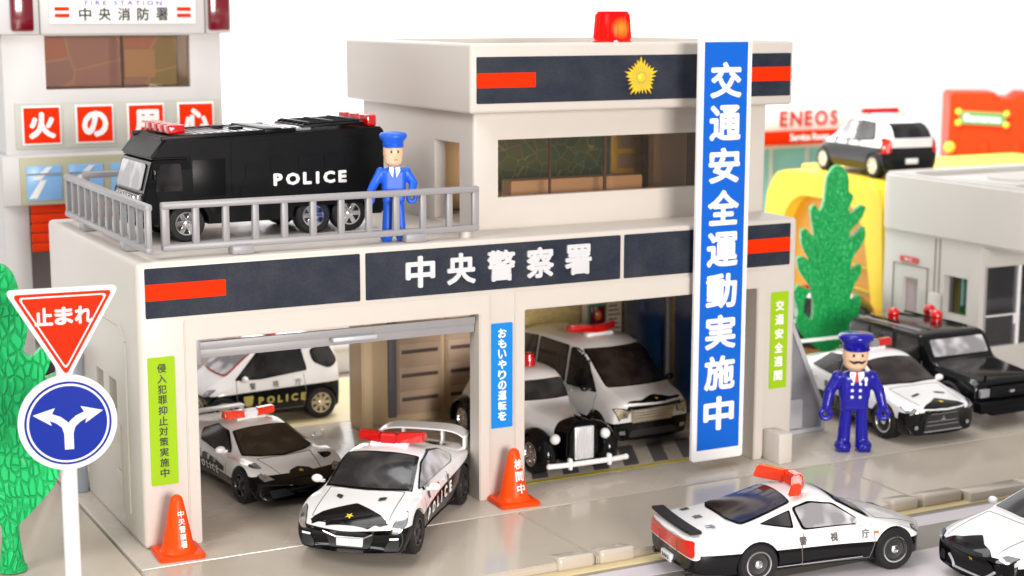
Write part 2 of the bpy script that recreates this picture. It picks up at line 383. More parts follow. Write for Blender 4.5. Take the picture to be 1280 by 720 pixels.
class Car:
    def __init__(s, name, label, loc, h, L, st, wb, wr, tr, cat='toy car', group='black and white toy patrol cars', bow=(.35, .2),
                 planes=((.95, 0),), cr=(.35, .35), wx=0, lvl=3, mats=('car_white', 'car_black'), crb=.5, ww=.42, arch=1.07):
        s.t = thing(name, label, cat, loc, R(h), group); s.L = L; s.wr = wr; s.track = tr
        t = B(); rows = []
        for q in st:
            x, zb, w, zs, wt, zt = q[:6]; ze = q[6] if len(q) > 6 else zt - .06; ws = q[7] if len(q) > 7 else w * .94
            half = [(0, zb), (w * .90, zb), (w * 1.0, zb + (zs - zb) * .40), (w * .985, zb + (zs - zb) * .82), (ws, zs), (wt, ze), (wt * .55, zt - (zt - ze) * .25), (0, zt)]
            fx = (x / (L / 2))
            def X(y): return x - bow[0] * max(0, fx) ** 5 * (y / w) ** 2 + bow[1] * max(0, -fx) ** 5 * (y / w) ** 2
            ring = [t.verts.new((X(y), y, z)) for y, z in half] + [t.verts.new((X(y), -y, z)) for y, z in half[-2:0:-1]]
            rows.append(ring)
        n = len(rows[0])
        cl = t.edges.layers.float.get('crease_edge') or t.edges.layers.float.new('crease_edge')
        for a, b in zip(rows, rows[1:]):
            for k in range(n): t.faces.new((a[k], a[(k + 1) % n], b[(k + 1) % n], b[k]))
        for a in (rows[0], rows[-1]):
            t.faces.new((a[0], a[1], a[n - 1])); t.faces.new((a[7], a[6], a[8]))
            for k in range(1, 6): t.faces.new((a[k], a[k + 1], a[n - k - 1], a[n - k]))
        for a, b in zip(rows, rows[1:]):
            for k, c in ((1, crb), (4, cr[0]), (5, cr[1])):
                for kk in (k, n - k):
                    e = t.edges.get((a[kk], b[kk]))
                    if e: e[cl] = c
        for a in (rows[0], rows[-1]):
            for k in range(n):
                e = t.edges.get((a[k], a[(k + 1) % n]))
                if e: e[cl] = .25
        o = obj('body', t, list(mats), s.t); s.body = o
        md = o.modifiers.new('s', 'SUBSURF'); md.levels = lvl; md.render_levels = lvl
        new = evaluated(o); o.modifiers.clear(); o.data = new
        s.wheels_at = [(-wb / 2 + wx, 'r'), (wb / 2 + wx, 'f')]
        cut = []
        for xw, _ in s.wheels_at:
            for sd in (1, -1):
                c = B(); cyl(c, (xw, sd * (tr - .05), wr), wr * arch, .95 + .0, 'y', seg=40); cut.append(c)
        s.bvh0 = None
        # bvh from the uncut body so that decals may cross an arch edge
        t = B(); t.from_mesh(o.data); s.bvh = BVHTree.FromBMesh(t); t.free()
        boolean(o, cut)
        t = B(); t.from_mesh(o.data)
        planes = [tuple(p) + (-9, 9)[len(p) - 2:] if len(p) < 4 else tuple(p) for p in planes]
        def cutp(co, no): bmesh.ops.bisect_plane(t, geom=t.verts[:] + t.edges[:] + t.faces[:], plane_co=co, plane_no=no, dist=1e-5)
        for z0, sl, xa, xb in planes:   # black below z = z0 + sl*x for xa < x < xb
            cutp((0, 0, z0), (-sl, 0, 1))
            if xa > -8: cutp((xa, 0, 0), (1, 0, 0))
            if xb < 8: cutp((xb, 0, 0), (1, 0, 0))
        for f in t.faces:
            c = f.calc_center_median(); f.material_index = 1 if any(c.z < z0 + sl * c.x and xa < c.x < xb for z0, sl, xa, xb in planes) else 0
            if (abs(c.y) < tr - .42 and c.z < wr * 1.6 and any(abs(c.x - xw) < wr * 1.2 for xw, _ in s.wheels_at)): f.material_index = 1
        t.to_mesh(o.data); t.free()
        o.data.shade_smooth(); o.data.set_sharp_from_angle(angle=R(42))
    def wheels(s, **kw):
        for xw, _ in s.wheels_at:
            for sd in (1, -1): wheel(s.t, xw, sd * (s.track - .21), s.wr, .42, sd, **kw)
    def hit(s, plane, u, v, off):
        if isinstance(plane, tuple):     # (anchor, direction): cast along an oblique direction, u outward, v up
            an, d = Vector(plane[0]), Vector(plane[1]).normalized(); sd = 1 if an.y > 0 else -1
            U = d.cross(Vector((0, 0, 1))).normalized() * sd; V = d.cross(Vector((0, 0, 1))).normalized().cross(d)
            o = an + U * u + V * v - d * 3
            p, n, i, _ = s.bvh.ray_cast(o, d)
            if p is None or (p - (o + d * 3)).length > .22: p, n, i, _ = s.bvh.find_nearest(o + d * 3)
            if n.dot(d) > 0: n = -n
            return p + n * off
        d = {'left': ((u, 4, v), (0, -1, 0)), 'right': ((u, -4, v), (0, 1, 0)), 'front': ((8, u, v), (-1, 0, 0)),
             'rear': ((-8, u, v), (1, 0, 0)), 'top': ((u, v, 6), (0, 0, -1))}[plane]
        p, n, i, _ = s.bvh.ray_cast(Vector(d[0]), Vector(d[1]))
        if p is None:
            c = Vector(d[0]); dd = Vector(d[1])
            c = c + dd * {'left': 2.6, 'right': 2.6, 'front': 8 - s.L / 2 + .3, 'rear': 8 - s.L / 2 + .3, 'top': 4.5}[plane]
            p, n, i, _ = s.bvh.find_nearest(c)
        if n.dot(Vector(d[1])) > 0: n = -n
        return p + n * off
    def patch(s, name, plane, poly, m, off=.015, r=.08, parent=None, step=.13, both=False, mirror=False, th=0):
        P = rounded(poly, r) if r else list(poly)
        B2 = []
        for a, b in zip(P, P[1:] + P[:1]):
            a, b = Vector(a), Vector(b); k = max(1, int((b - a).length / (step * .8)))
            for j in range(k): B2.append(a.lerp(b, j / k))
        nb = len(B2); xs = [p.x for p in B2]; ys = [p.y for p in B2]
        def inside(p):
            c = False
            for i in range(nb):
                a, b = B2[i], B2[i - 1]
                if (a.y > p.y) != (b.y > p.y) and p.x < (b.x - a.x) * (p.y - a.y) / (b.y - a.y) + a.x: c = not c
            return c
        def near(p): return min((p - q).length for q in B2) < step * .4
        pts = B2[:]; y = min(ys) + step * .5
        while y < max(ys):
            x = min(xs) + step * .5
            while x < max(xs):
                p = Vector((x, y))
                if inside(p) and not near(p): pts.append(p)
                x += step
            y += step
        vs, _, fs, *_ = delaunay_2d_cdt(pts, [(i, (i + 1) % nb) for i in range(nb)], [], 1, 1e-5)
        out = []
        for pl in ([plane, 'right'] if both else [plane]):   # same outline on each side
            for sg in ((1, -1) if mirror else (1,)):
                t = B(); vv = [t.verts.new(s.hit(pl, v.x if plane != 'top' else v.x, v.y * (sg if pl == 'top' else 1), off) if pl not in ('front', 'rear') else s.hit(pl, v.x * sg, v.y, off)) for v in vs]
                for f in fs:
                    try: t.faces.new([vv[i] for i in f])
                    except ValueError: pass
                inner = [v for v in t.verts if v.link_edges and not any(e.is_boundary for e in v.link_edges)]
                if off > .025 and len(inner) > 8:
                    for _ in range(4): bmesh.ops.smooth_vert(t, verts=inner, factor=.5, use_axis_x=True, use_axis_y=True, use_axis_z=True)
                    for v in t.verts:      # keep the film clear of the shell after smoothing
                        p_, n_, _i, _d = s.bvh.find_nearest(v.co)
                        if p_ is not None:
                            d_ = (v.co - p_).dot(n_)
                            if d_ < off * .9: v.co += n_ * (off - d_)
                if th:
                    r2 = bmesh.ops.solidify(t, geom=t.faces[:], thickness=th)
                out.append(obj(name, t, m, parent or s.t, angle=60))
        return out
    def window(s, name, plane, poly, m='glass_dark', rim='car_black', grow=.05, **kw):
        c = Vector((sum(p[0] for p in poly) / len(poly), sum(p[1] for p in poly) / len(poly)))
        big = []
        for p in poly:
            d = Vector(p) - c; big.append(tuple(Vector(p) + d.normalized() * grow * 1.3))
        g = s.patch(name, plane, poly, m, off=.03, **kw)
        if rim:
            f = s.patch('window_frame', plane, big, rim, off=.015, **kw)
            for a, b in zip(g, f): b.parent = a
        return g
    def letters(s, name, plane, VF, c, m, off=.022, flip=None, slope=0, parent=None):
        """2D letters projected on the body. c=(u,v) centre; side text reads correctly from outside"""
        V, F = VF; sg = {'left': -1, 'right': 1, 'front': 1, 'rear': -1, 'top': 1}[plane]
        t = B(); vv = []
        for u, v, l in V:
            if plane == 'top': a, b = c[0] + v * (flip or 1), c[1] - u * (flip or 1)
            else: a, b = c[0] + u * sg, c[1] + v + slope * u
            vv.append(t.verts.new(s.hit(plane, a, b, off + l)))
        for f in F:
            try: t.faces.new([vv[i] for i in f])
            except ValueError: pass
        return obj(name, t, m, parent or s.t, smooth=False)
    def lamp(s, anchor, poly, m='lens', name='headlight', d=(-.75, -.42, -.5), r=.05, rim='ink'):
        for sd in (1, -1):
            pl = ((anchor[0], anchor[1] * sd, anchor[2]), (d[0], d[1] * sd, d[2]))
            g = s.patch(name, pl, poly, m, off=.03, r=r, step=.08)[0]
            cx = sum(p[0] for p in poly) / len(poly); cy = sum(p[1] for p in poly) / len(poly)
            if rim: s.patch('lamp_rim', pl, [(cx + (a - cx) * 1.13, cy + (b - cy) * 1.13) for a, b in poly], rim, off=.015, r=r, step=.08, parent=g)
            s.patch('reflector', pl, [(cx + .05 * math.cos(R(a)), cy + .05 * math.sin(R(a))) for a in range(0, 360, 45)], 'chrome', off=.045, r=0, step=.05, parent=g)
    def seam(s, plane, pts, r=.011, m='seam', name='panel_gap', close=False):
        t = B(); P = list(pts) + ([pts[0]] if close else []); q = []
        for a, b in zip(P, P[1:]):
            a, b = Vector(a), Vector(b); n = max(1, int((b - a).length / .12))
            q += [a.lerp(b, k / n) for k in range(n)]
        q.append(Vector(P[-1])); h = [s.hit(plane, v.x, v.y, .001) for v in q]
        for a, b in zip(h, h[1:]):
            if (b - a).length < .5: rod(t, a, b, r, 5)
        return obj(name, t, m, s.t)
    def doors(s, x0, x1, zb, zt, extra=()):
        for pl in ('left', 'right'):
            s.seam(pl, [(x1, zt), (x1 + .03, (zb + zt) / 2), (x1 - .06, zb), (x0 + .06, zb), (x0, (zb + zt) / 2), (x0 + .05, zt)])
            for e in extra: s.seam(pl, [(e, zt), (e, zb)])
            sd = 1 if pl == 'left' else -1; p = s.hit(pl, x0 + .28, zt - .12, .02)
            t = B(); box(t, p.x - .11, p.x + .11, p.y - .02, p.y + .02, p.z - .02, p.z + .02, .01); obj('door_handle', t, 'car_white' if s.body.data.materials[0].name == 'car_white' else 'truck_black', s.t)
    def bonnet_gap(s, x0, x1, y0, y1):
        s.seam('top', [(x1, -y1), (x0, -y0), (x0 + .05, 0), (x0, y0), (x1, y1)])
    def part(s, name, bm, m, angle=38, parent=None): return obj(name, bm, m, parent or s.t, angle)
    def mirrors(s, x, y, z, m='car_white', r=.13):
        for sd in (1, -1):
            t = B(); ball(t, (x, sd * y, z), r, (.75, 1.15, .8)); box(t, x - .04, x + .04, min(sd * (y - .2), sd * y), max(sd * (y - .2), sd * y), z - .08, z - .02)
            obj('mirror', t, m, s.t)
    def lightbar(s, x, z, w, kind='v', m='light_red', sweep=.3, d=.3, hgt=.22, base=True, centre=None):
        t = B(); n = 3
        # swept bar: left, centre, right segments as one lens
        pts = [(x + 0, 0)]
        def seg(y0, y1, x0, x1, mi=0, z0=0):
            P = [(x0 + d / 2, y0), (x1 + d / 2, y1), (x1 - d / 2, y1), (x0 - d / 2, y0)]
            tt = B(); lo = [tt.verts.new((a, b, z + .04)) for a, b in P]; cx = sum(p[0] for p in P) / 4; cy = sum(p[1] for p in P) / 4
            hi = [tt.verts.new((cx + (a - cx) * .72, cy + (b - cy) * .95, z + hgt)) for a, b in P]
            tt.faces.new(lo); tt.faces.new(hi)
            for k in range(4): tt.faces.new((lo[k], lo[(k + 1) % 4], hi[(k + 1) % 4], hi[k]))
            bmesh.ops.recalc_face_normals(tt, faces=tt.faces)
            bmesh.ops.bevel(tt, geom=tt.edges[:], offset=.035, segments=2, affect='EDGES')
            for f in tt.faces: f.material_index = mi
            merge(t, tt)
        cw = w * .26
        if kind == 'v':
            seg(-w / 2, -cw / 2 + .02, x - sweep, x); seg(cw / 2 - .02, w / 2, x, x - sweep); seg(-cw / 2, cw / 2, x, x, 1)
        else:
            seg(-w / 2, -cw / 2 + .02, x, x); seg(cw / 2 - .02, w / 2, x, x); seg(-cw / 2, cw / 2, x, x, 1)
        o = obj('light_bar', t, [m, centre or m], s.t, angle=30)
        if base:
            t = B(); box(t, x - .14, x + .12, -w * .28, w * .28, z - .1, z + .05, .03); obj('light_bar_base', t, 'white_plastic', o)
        return o
def star(n=5, r0=.5, r1=.22, rot=90):
    return [((r0 if k % 2 == 0 else r1) * math.cos(R(rot + k * 180 / n)), (r0 if k % 2 == 0 else r1) * math.sin(R(rot + k * 180 / n))) for k in range(2 * n)]
def badge(c, plane, u, v, r=.09, m='gold'):
    c.patch('emblem', plane, [(u + a * r * 2, v + b * r * 2) for a, b in star()], m, off=.03, r=0, step=.05)

exec_cars = []
# ---- grand tourer in front of the left garage
def gt_coupe():
    st = [(-3.45, .42, 1.18, 1.0, .85, 1.30), (-3.25, .32, 1.36, 1.22, 1.0, 1.46), (-2.5, .28, 1.44, 1.33, 1.02, 1.56), (-2.0, .26, 1.45, 1.35, .98, 1.66, 1.58),
          (-1.3, .26, 1.42, 1.34, .93, 1.92, 1.78), (-.6, .26, 1.38, 1.30, .92, 2.06, 1.93), (.15, .26, 1.36, 1.26, .94, 2.07, 1.96), (.55, .26, 1.37, 1.24, .96, 1.98, 1.87),
          (1.0, .26, 1.38, 1.22, 1.02, 1.74, 1.66), (1.5, .26, 1.42, 1.2, 1.08, 1.42, 1.37), (1.9, .26, 1.45, 1.25, .95, 1.34, 1.30), (2.6, .26, 1.45, 1.14, .95, 1.20, 1.18), (3.15, .26, 1.38, .94, .95, 1.04, 1.0), (3.42, .3, 1.28, .72, .9, .86, .82)]
    c = Car('patrol_car', 'glossy white and black patrol coupe with rear wing, in front of the left garage mouth', (6.05, -.75, 0), -131.5, 6.9, st, 4.1, .54, 1.43, planes=((.98, -.09, -9, 2.1), (.86, 0, 2.1, 9)), cr=(.45, .5), bow=(.5, .2), wx=.0)
    c.wheels(rim_m='dark_rim', spokes=10)
    c.window('windshield', 'top', [(1.52, 1.02), (1.62, .4), (1.64, 0), (1.62, -.4), (1.52, -1.02), (.42, -.86), (.50, 0), (.42, .86)], 'glass_grey', grow=.07, r=.05)
    c.window('side_window', 'left', [(1.25, 1.36), (.45, 1.80), (-.3, 1.88), (-1.0, 1.76), (-1.5, 1.50), (-1.2, 1.40)], 'glass_light', both=True)
    c.window('rear_window', 'top', [(-1.3, .8), (-1.3, -.8), (-2.2, -.85), (-2.2, .85)], 'glass_dark')
    # black nose with its peak on the bonnet
    c.patch('bonnet_panel', 'top', [(3.38, 0), (3.33, .5), (3.16, .96), (2.96, .92), (2.78, .72), (2.38, 0), (2.78, -.72), (2.96, -.92), (3.16, -.96), (3.33, -.5)], 'car_black', r=.05)
    c.patch('nose_panel', 'front', [(-1.0, .78), (-.95, .98), (.95, .98), (1.0, .78)], 'car_black', r=.0)
    c.lamp((2.85, 1.2, .98), [(-.22, -.20), (-.04, -.24), (.16, -.02), (.26, .30), (.10, .22), (-.12, .0)])
    c.doors(-.75, 1.25, .42, 1.28); c.bonnet_gap(1.62, 2.9, .95, .95)
    c.patch('grille', 'front', [(-.62, .72), (-.5, .34), (.5, .34), (.62, .72), (.3, .80), (-.3, .80)], 'ink', off=.02)
    t = B()
    for a, b in (((-.62, .78), (-.36, .60)), ((-.36, .60), (.36, .60)), ((.36, .60), (.62, .78))):
        rod(t, c.hit('front', a[0], a[1], .04), c.hit('front', b[0], b[1], .04), .035)
    c.part('grille_trim', t, 'chrome')
    for sd in (1, -1):
        c.patch('intake', 'front', [(sd * .85, .30), (sd * 1.2, .34), (sd * 1.22, .6), (sd * .95, .55)], 'ink', off=.02)
        c.patch('fog_light', 'front', [(sd * .98, .58), (sd * 1.2, .60), (sd * 1.2, .66), (sd * .98, .64)], 'letter_white', off=.03, r=.02)
        c.patch('bonnet_vent', 'top', [(2.22, sd * .46), (2.12, sd * .62), (1.98, sd * .62), (2.05, sd * .46)], 'ink', off=.025, r=.02)
    t = B(); x = c.hit('front', 0, .5, 0).x; box(t, x - .05, x + .07, -.33, .33, .36, .58, .02); c.part('number_plate', t, 'white_plastic')
    badge(c, 'top', 2.95, 0, .11)
    for sd in (1, -1):
        pl = 'left' if sd == 1 else 'right'
        c.patch('sill', pl, [(-1.35, .2), (1.3, .2), (1.3, .36), (-1.35, .42)], 'maroon_lens', r=.02)
        c.letters('lettering', pl, char_row('POLICE', -.92, .92, .30, bold=.05, w=.21), (.1, .78), 'letter_white', slope=.09)
        c.letters('lettering', pl, char_row('警視庁', -.8, .8, .17, bold=.02), (.1, 1.13), 'ink_soft')
        c.patch('mirror_arm', pl, [(1.0, 1.28), (1.1, 1.28), (1.1, 1.36), (1.0, 1.36)], 'car_black', r=0)
    c.mirrors(1.02, 1.52, 1.38)
    c.lightbar(-.15, 2.07, 1.75, sweep=.28, d=.36, hgt=.28, m='light_red')
    # rear wing
    t = B(); n = 14; pr = []
    for k in range(n + 1):
        y = -1.2 + 2.4 * k / n; x = -3.0 - .10 * (1 - (y / 1.2) ** 2); z = 1.80 - .16 * abs(y / 1.2) ** 6
        pr.append((x, y, z))
    for a, b in zip(pr, pr[1:]):
        tt = B(); vs = []
        for (x, y, z) in (a, b):
            vs.append([tt.verts.new((x - .26, y, z + .05)), tt.verts.new((x + .22, y, z)), tt.verts.new((x + .22, y, z - .045)), tt.verts.new((x - .26, y, z - .03))])
        for k in range(4): tt.faces.new((vs[0][k], vs[0][(k + 1) % 4], vs[1][(k + 1) % 4], vs[1][k]))
        merge(t, tt)
    bmesh.ops.remove_doubles(t, verts=t.verts, dist=1e-4)
    for sd in (1, -1): box(t, -3.22, -2.82, sd * 1.2 - .04, sd * 1.2 + .04, 1.3, 1.66, .02); box(t, -3.15, -2.95, sd * .55 - .03, sd * .55 + .03, 1.4, 1.78, .01)
    c.part('rear_wing', t, 'car_white')
gt_coupe()

# ---- low wedge supercar inside the left garage
def wedge():
    st = [(-3.4, .5, 1.25, .95, 1.0, 1.12), (-3.1, .35, 1.42, 1.1, 1.1, 1.24), (-2.2, .28, 1.5, 1.22, .95, 1.38), (-1.5, .26, 1.5, 1.2, .82, 1.52, 1.42), (-.7, .26, 1.42, 1.1, .80, 1.70, 1.60),
          (-.1, .26, 1.38, 1.05, .80, 1.74, 1.65), (.35, .26, 1.38, 1.02, .84, 1.62, 1.53), (1.0, .26, 1.42, 1.0, 1.0, 1.30, 1.24), (1.6, .24, 1.47, 1.12, 1.02, 1.08, 1.07), (2.3, .24, 1.48, 1.06, 1.0, .98, .98), (2.9, .24, 1.42, .74, 1.0, .80, .78), (3.35, .22, 1.3, .55, 1.0, .62, .6)]
    c = Car('patrol_car', 'low wedge-shaped white and black patrol supercar parked inside the left garage', (4.40, 4.8, 0), -82, 6.8, st, 4.0, .50, 1.45, planes=((.62, -.02), (.84, 0, 2.1, 9)), cr=(.5, .5), bow=(.55, .1), lvl=3)
    c.wheels(rim_m='dark_rim', spokes=5)
    c.window('windshield', 'top', [(1.62, .62), (1.75, 0), (1.62, -.62), (1.42, -1.02), (.38, -.76), (.44, 0), (.38, .76), (1.42, 1.02)], 'glass_brown', r=.05)
    c.window('side_window', 'left', [(.95, 1.14), (.2, 1.50), (-.4, 1.56), (-.95, 1.38), (-.6, 1.18), (.3, 1.08)], 'glass_grey', both=True, rim='car_black')
    c.patch('bonnet_panel', 'top', [(2.98, .5), (2.62, .28), (2.5, 0), (2.62, -.28), (2.98, -.5)], 'car_black', r=.04)
    c.lamp((2.8, 1.1, .85), [(-.24, -.05), (.02, -.12), (.20, .06), (.10, .18)], r=.03)
    c.doors(-.7, 1.1, .40, 1.05); c.bonnet_gap(1.75, 2.7, .8, .6)
    for sd in (1, -1):
        c.patch('intake', 'front', [(sd * .3, .28), (sd * .95, .26), (sd * 1.0, .5), (sd * .55, .5)], 'ink', off=.02, r=.03)
        pl = 'left' if sd == 1 else 'right'
        c.patch('side_intake', pl, [(-1.2, .75), (-.9, 1.1), (-1.6, 1.12), (-1.5, .8)], 'ink', r=.04)
        c.patch('door_panel', pl, [(1.0, .66), (-.9, .66), (-1.05, 1.02), (1.0, .8)], 'car_black', r=.02)
        c.letters('lettering', pl, char_row('POLICE', -.55, .55, .2, bold=.04, w=.14), (0, .62), 'letter_white')
        c.letters('lettering', pl, char_row('警視庁', -.4, .4, .14, bold=.01), (0, .84), 'letter_white')
    badge(c, 'top', 2.72, 0, .08)
    c.mirrors(1.0, 1.5, 1.26)
    c.lightbar(-.2, 1.70, 1.55, sweep=.1, d=.3, hgt=.25, m='light_orange', centre='white_plastic')
    t = B(); box(t, -3.5, -3.2, -1.35, 1.35, 1.22, 1.3, .03); box(t, -3.35, -3.2, -1.3, -1.2, 1.0, 1.25); box(t, -3.35, -3.2, 1.2, 1.3, 1.0, 1.25); c.part('rear_wing', t, 'car_white')
wedge()

# ---- stubby hatchback behind the open garage
def stub(name, label, loc, h):
    st = [(-2.45, .4, 1.25, 1.3, .95, 1.65), (-2.3, .32, 1.34, 1.45, .98, 2.2, 2.1), (-1.95, .3, 1.38, 1.5, .98, 2.52, 2.40), (-1.2, .28, 1.36, 1.42, 1.0, 2.66, 2.54), (-.3, .28, 1.35, 1.35, 1.02, 2.68, 2.56), (.25, .28, 1.35, 1.32, 1.02, 2.58, 2.46),
          (.8, .28, 1.36, 1.3, 1.08, 2.2, 2.10), (1.35, .28, 1.38, 1.28, 1.1, 1.72, 1.66), (1.8, .28, 1.38, 1.2, 1.0, 1.48, 1.42), (2.2, .3, 1.3, 1.05, .95, 1.24, 1.2), (2.42, .34, 1.2, .85, .9, .98, .95)]
    c = Car(name, label, loc, h, 4.9, st, 3.2, .52, 1.36, planes=((1.12, -.03),), cr=(.4, .5), bow=(.35, .15), wx=.0)
    c.wheels(rim_m='gold_chrome', spokes=8)
    c.window('windshield', 'front', [(-1.0, 1.62), (1.0, 1.62), (.9, 2.42), (-.9, 2.42)], 'glass_light', rim='light_red', r=.08)
    c.window('side_window', 'left', [(1.15, 1.50), (.35, 2.28), (-.2, 2.40), (-.95, 2.40), (-1.12, 1.62), (.3, 1.50)], 'glass_dark', both=True)
    c.window('quarter_window', 'left', [(-1.35, 2.20), (-1.95, 2.30), (-2.2, 1.80), (-1.9, 1.64), (-1.45, 1.85)], 'glass_dark', both=True, r=.15)
    c.patch('grille', 'front', [(-.9, .45), (.9, .45), (.8, 1.05), (-.8, 1.05)], 'car_black')
    c.lamp((2.1, 1.1, 1.2), [(-.2, -.14), (.06, -.12), (.2, .14), (-.02, .08)])
    c.doors(-1.1, 1.15, .45, 1.5)
    t = B(); x = c.hit('front', 0, .75, 0).x
    for z in (.62, .78, .94): box(t, x - .03, x + .04, -.55, .55, z, z + .04)
    c.part('grille_bars', t, 'chrome')
    for pl in ('left', 'right'):
        c.letters('lettering', pl, char_row('POLICE', -.7, .7, .24, bold=.06, w=.2), (-.30, .80), 'gold_ink')
        c.patch('emblem', pl, [(.92, .66), (.70, .66), (.63, .98), (.98, .98)], 'gold_ink', off=.02, r=.06)
        c.letters('lettering', pl, char_row('警視庁', -.75, .75, .2, bold=.02), (-.1, 1.27), 'ink_soft')
    c.mirrors(.95, 1.5, 1.55)
    t = B(); box(t, -.5, -.2, -.45, .45, 2.66, 2.82, .05); c.part('light_bar', t, 'light_red')
stub('patrol_car', 'stubby white patrol hatchback with yellow POLICE on its black side, behind the open left garage', (6.95, 11.7, 0), 180)

# ---- antique saloon with round fenders in the right garage
def antique():
    st = [(-3.35, .6, .85, 1.0, .6, 1.2), (-3.1, .5, 1.0, 1.25, .7, 1.65, 1.5), (-2.5, .45, 1.05, 1.45, .75, 2.1, 1.95), (-1.8, .42, 1.08, 1.5, .8, 2.45, 2.28), (-1.0, .4, 1.1, 1.5, .85, 2.58, 2.42), (-.1, .4, 1.1, 1.48, .85, 2.56, 2.4), (.35, .4, 1.08, 1.46, .84, 2.42, 2.28),
          (.65, .4, 1.02, 1.46, .82, 1.98, 1.9), (.95, .4, .92, 1.42, .7, 1.68, 1.62), (1.6, .4, .78, 1.36, .55, 1.62, 1.55), (2.4, .4, .6, 1.3, .42, 1.56, 1.48), (2.95, .42, .46, 1.25, .36, 1.5, 1.42), (3.1, .45, .4, 1.1, .32, 1.35, 1.3)]
    c = Car('patrol_car', 'antique white and black patrol saloon with round fenders and upright chrome grille', (12.65, 3.85, 0), -91, 6.7, st, 4.5, .56, 1.2, planes=((.95, 0), (9, 0, 2.45, 9)), cr=(.2, .3), bow=(.05, .3), wx=-.05, arch=.6)
    c.wheels(rim_m='chrome', spokes=9)
    c.window('windshield', 'front', [(-.76, 1.76), (.76, 1.76), (.70, 2.22), (-.70, 2.22)], 'glass_grey', rim='chrome', r=.1)
    c.window('side_window', 'left', [(.35, 1.66), (.2, 2.2), (-.75, 2.28), (-.75, 1.66)], 'glass_dark', both=True)
    c.window('side_window', 'left', [(-.9, 1.66), (-.9, 2.28), (-1.75, 2.2), (-2.0, 1.75)], 'glass_dark', both=True, r=.15)
    t = B()
    for sd in (1, -1):
        for xw in (2.2, -2.3):   # fenders: round shells over the wheels
            tt = B(); bmesh.ops.create_uvsphere(tt, u_segments=28, v_segments=18, radius=1)
            tt.transform(Matrix.Translation((xw - .02, sd * .98, .62)) @ Matrix.Diagonal((.9, .46, .68, 1))); 
            me = B(); merge(me, tt); o = obj('fender', me, 'car_black', c.t)
            k = B(); cyl(k, (xw, sd * 1.25, .53), .62, .66, 'y', seg=40); k2 = B(); box(k2, xw - 1.2, xw + 1.2, -2, 2, -.5, .40)
            boolean(o, [k, k2]); o.data.shade_smooth(); o.data.set_sharp_from_angle(angle=R(40))
        tt = B(); box(tt, -1.6, 1.6, sd * 1.16 - .18, sd * 1.16 + .18, .34, .44, .04); c.part('running_board', tt, 'car_black')
        tt = B(); ball(tt, (2.95, sd * .80, 1.12), .15, (1.0, 1, 1)); c.part('headlight', tt, 'white_plastic')
        tt = B(); ball(tt, (2.98, sd * .95, .74), .11, (.5, 1, 1)); c.part('fog_light', tt, 'lens')
    # black bonnet front shell and grille
    t = B(); prism(t, rounded([(-.52, .5), (.52, .5), (.50, 1.35), (.22, 1.62), (-.22, 1.62), (-.50, 1.35)], .2), 'x', 2.55, 3.14, .08); c.part('bonnet_front', t, 'car_black')
    t = B(); box(t, 3.12, 3.22, -.30, .30, .52, 1.46, .03)
    for k in range(7): box(t, 3.2, 3.25, -.26 + .075 * k, -.235 + .075 * k, .56, 1.42)
    g = c.part('grille', t, 'bright_trim')
    t = B(); box(t, 2.6, 3.1, -.02, .02, 1.6, 1.68, .01); ball(t, (3.05, 0, 1.68), .06); c.part('hood_ornament', t, 'car_black')
    t = B(); tt = [(3.32, -1.18), (3.42, -1.2), (3.5, 0), (3.42, 1.2), (3.32, 1.18), (3.38, 0)]
    n = 12; pv = None
    for k in range(n):
        y0 = -1.22 + 2.44 * k / n; y1 = -1.22 + 2.44 * (k + 1) / n; f = lambda y: 3.48 - .07 * (y / 1.22) ** 4
        rod(t, (f(y0), y0, .50), (f(y1), y1, .50), .075, 12)
    for y in (-1.22, 1.22): ball(t, (3.41, y, .50), .085)
    for y in (-.62, .62): box(t, 3.42, 3.60, y - .055, y + .055, .36, .70, .05)
    c.part('bumper', t, 'white_plastic')
    t = B(); lathe(t, [(.20, 2.52), (.20, 2.6), (.155, 2.86), (.1, 2.9), (0, 2.9)], 24, c=(-.2, 0, .02)); c.part('beacon', t, 'light_red')
antique()

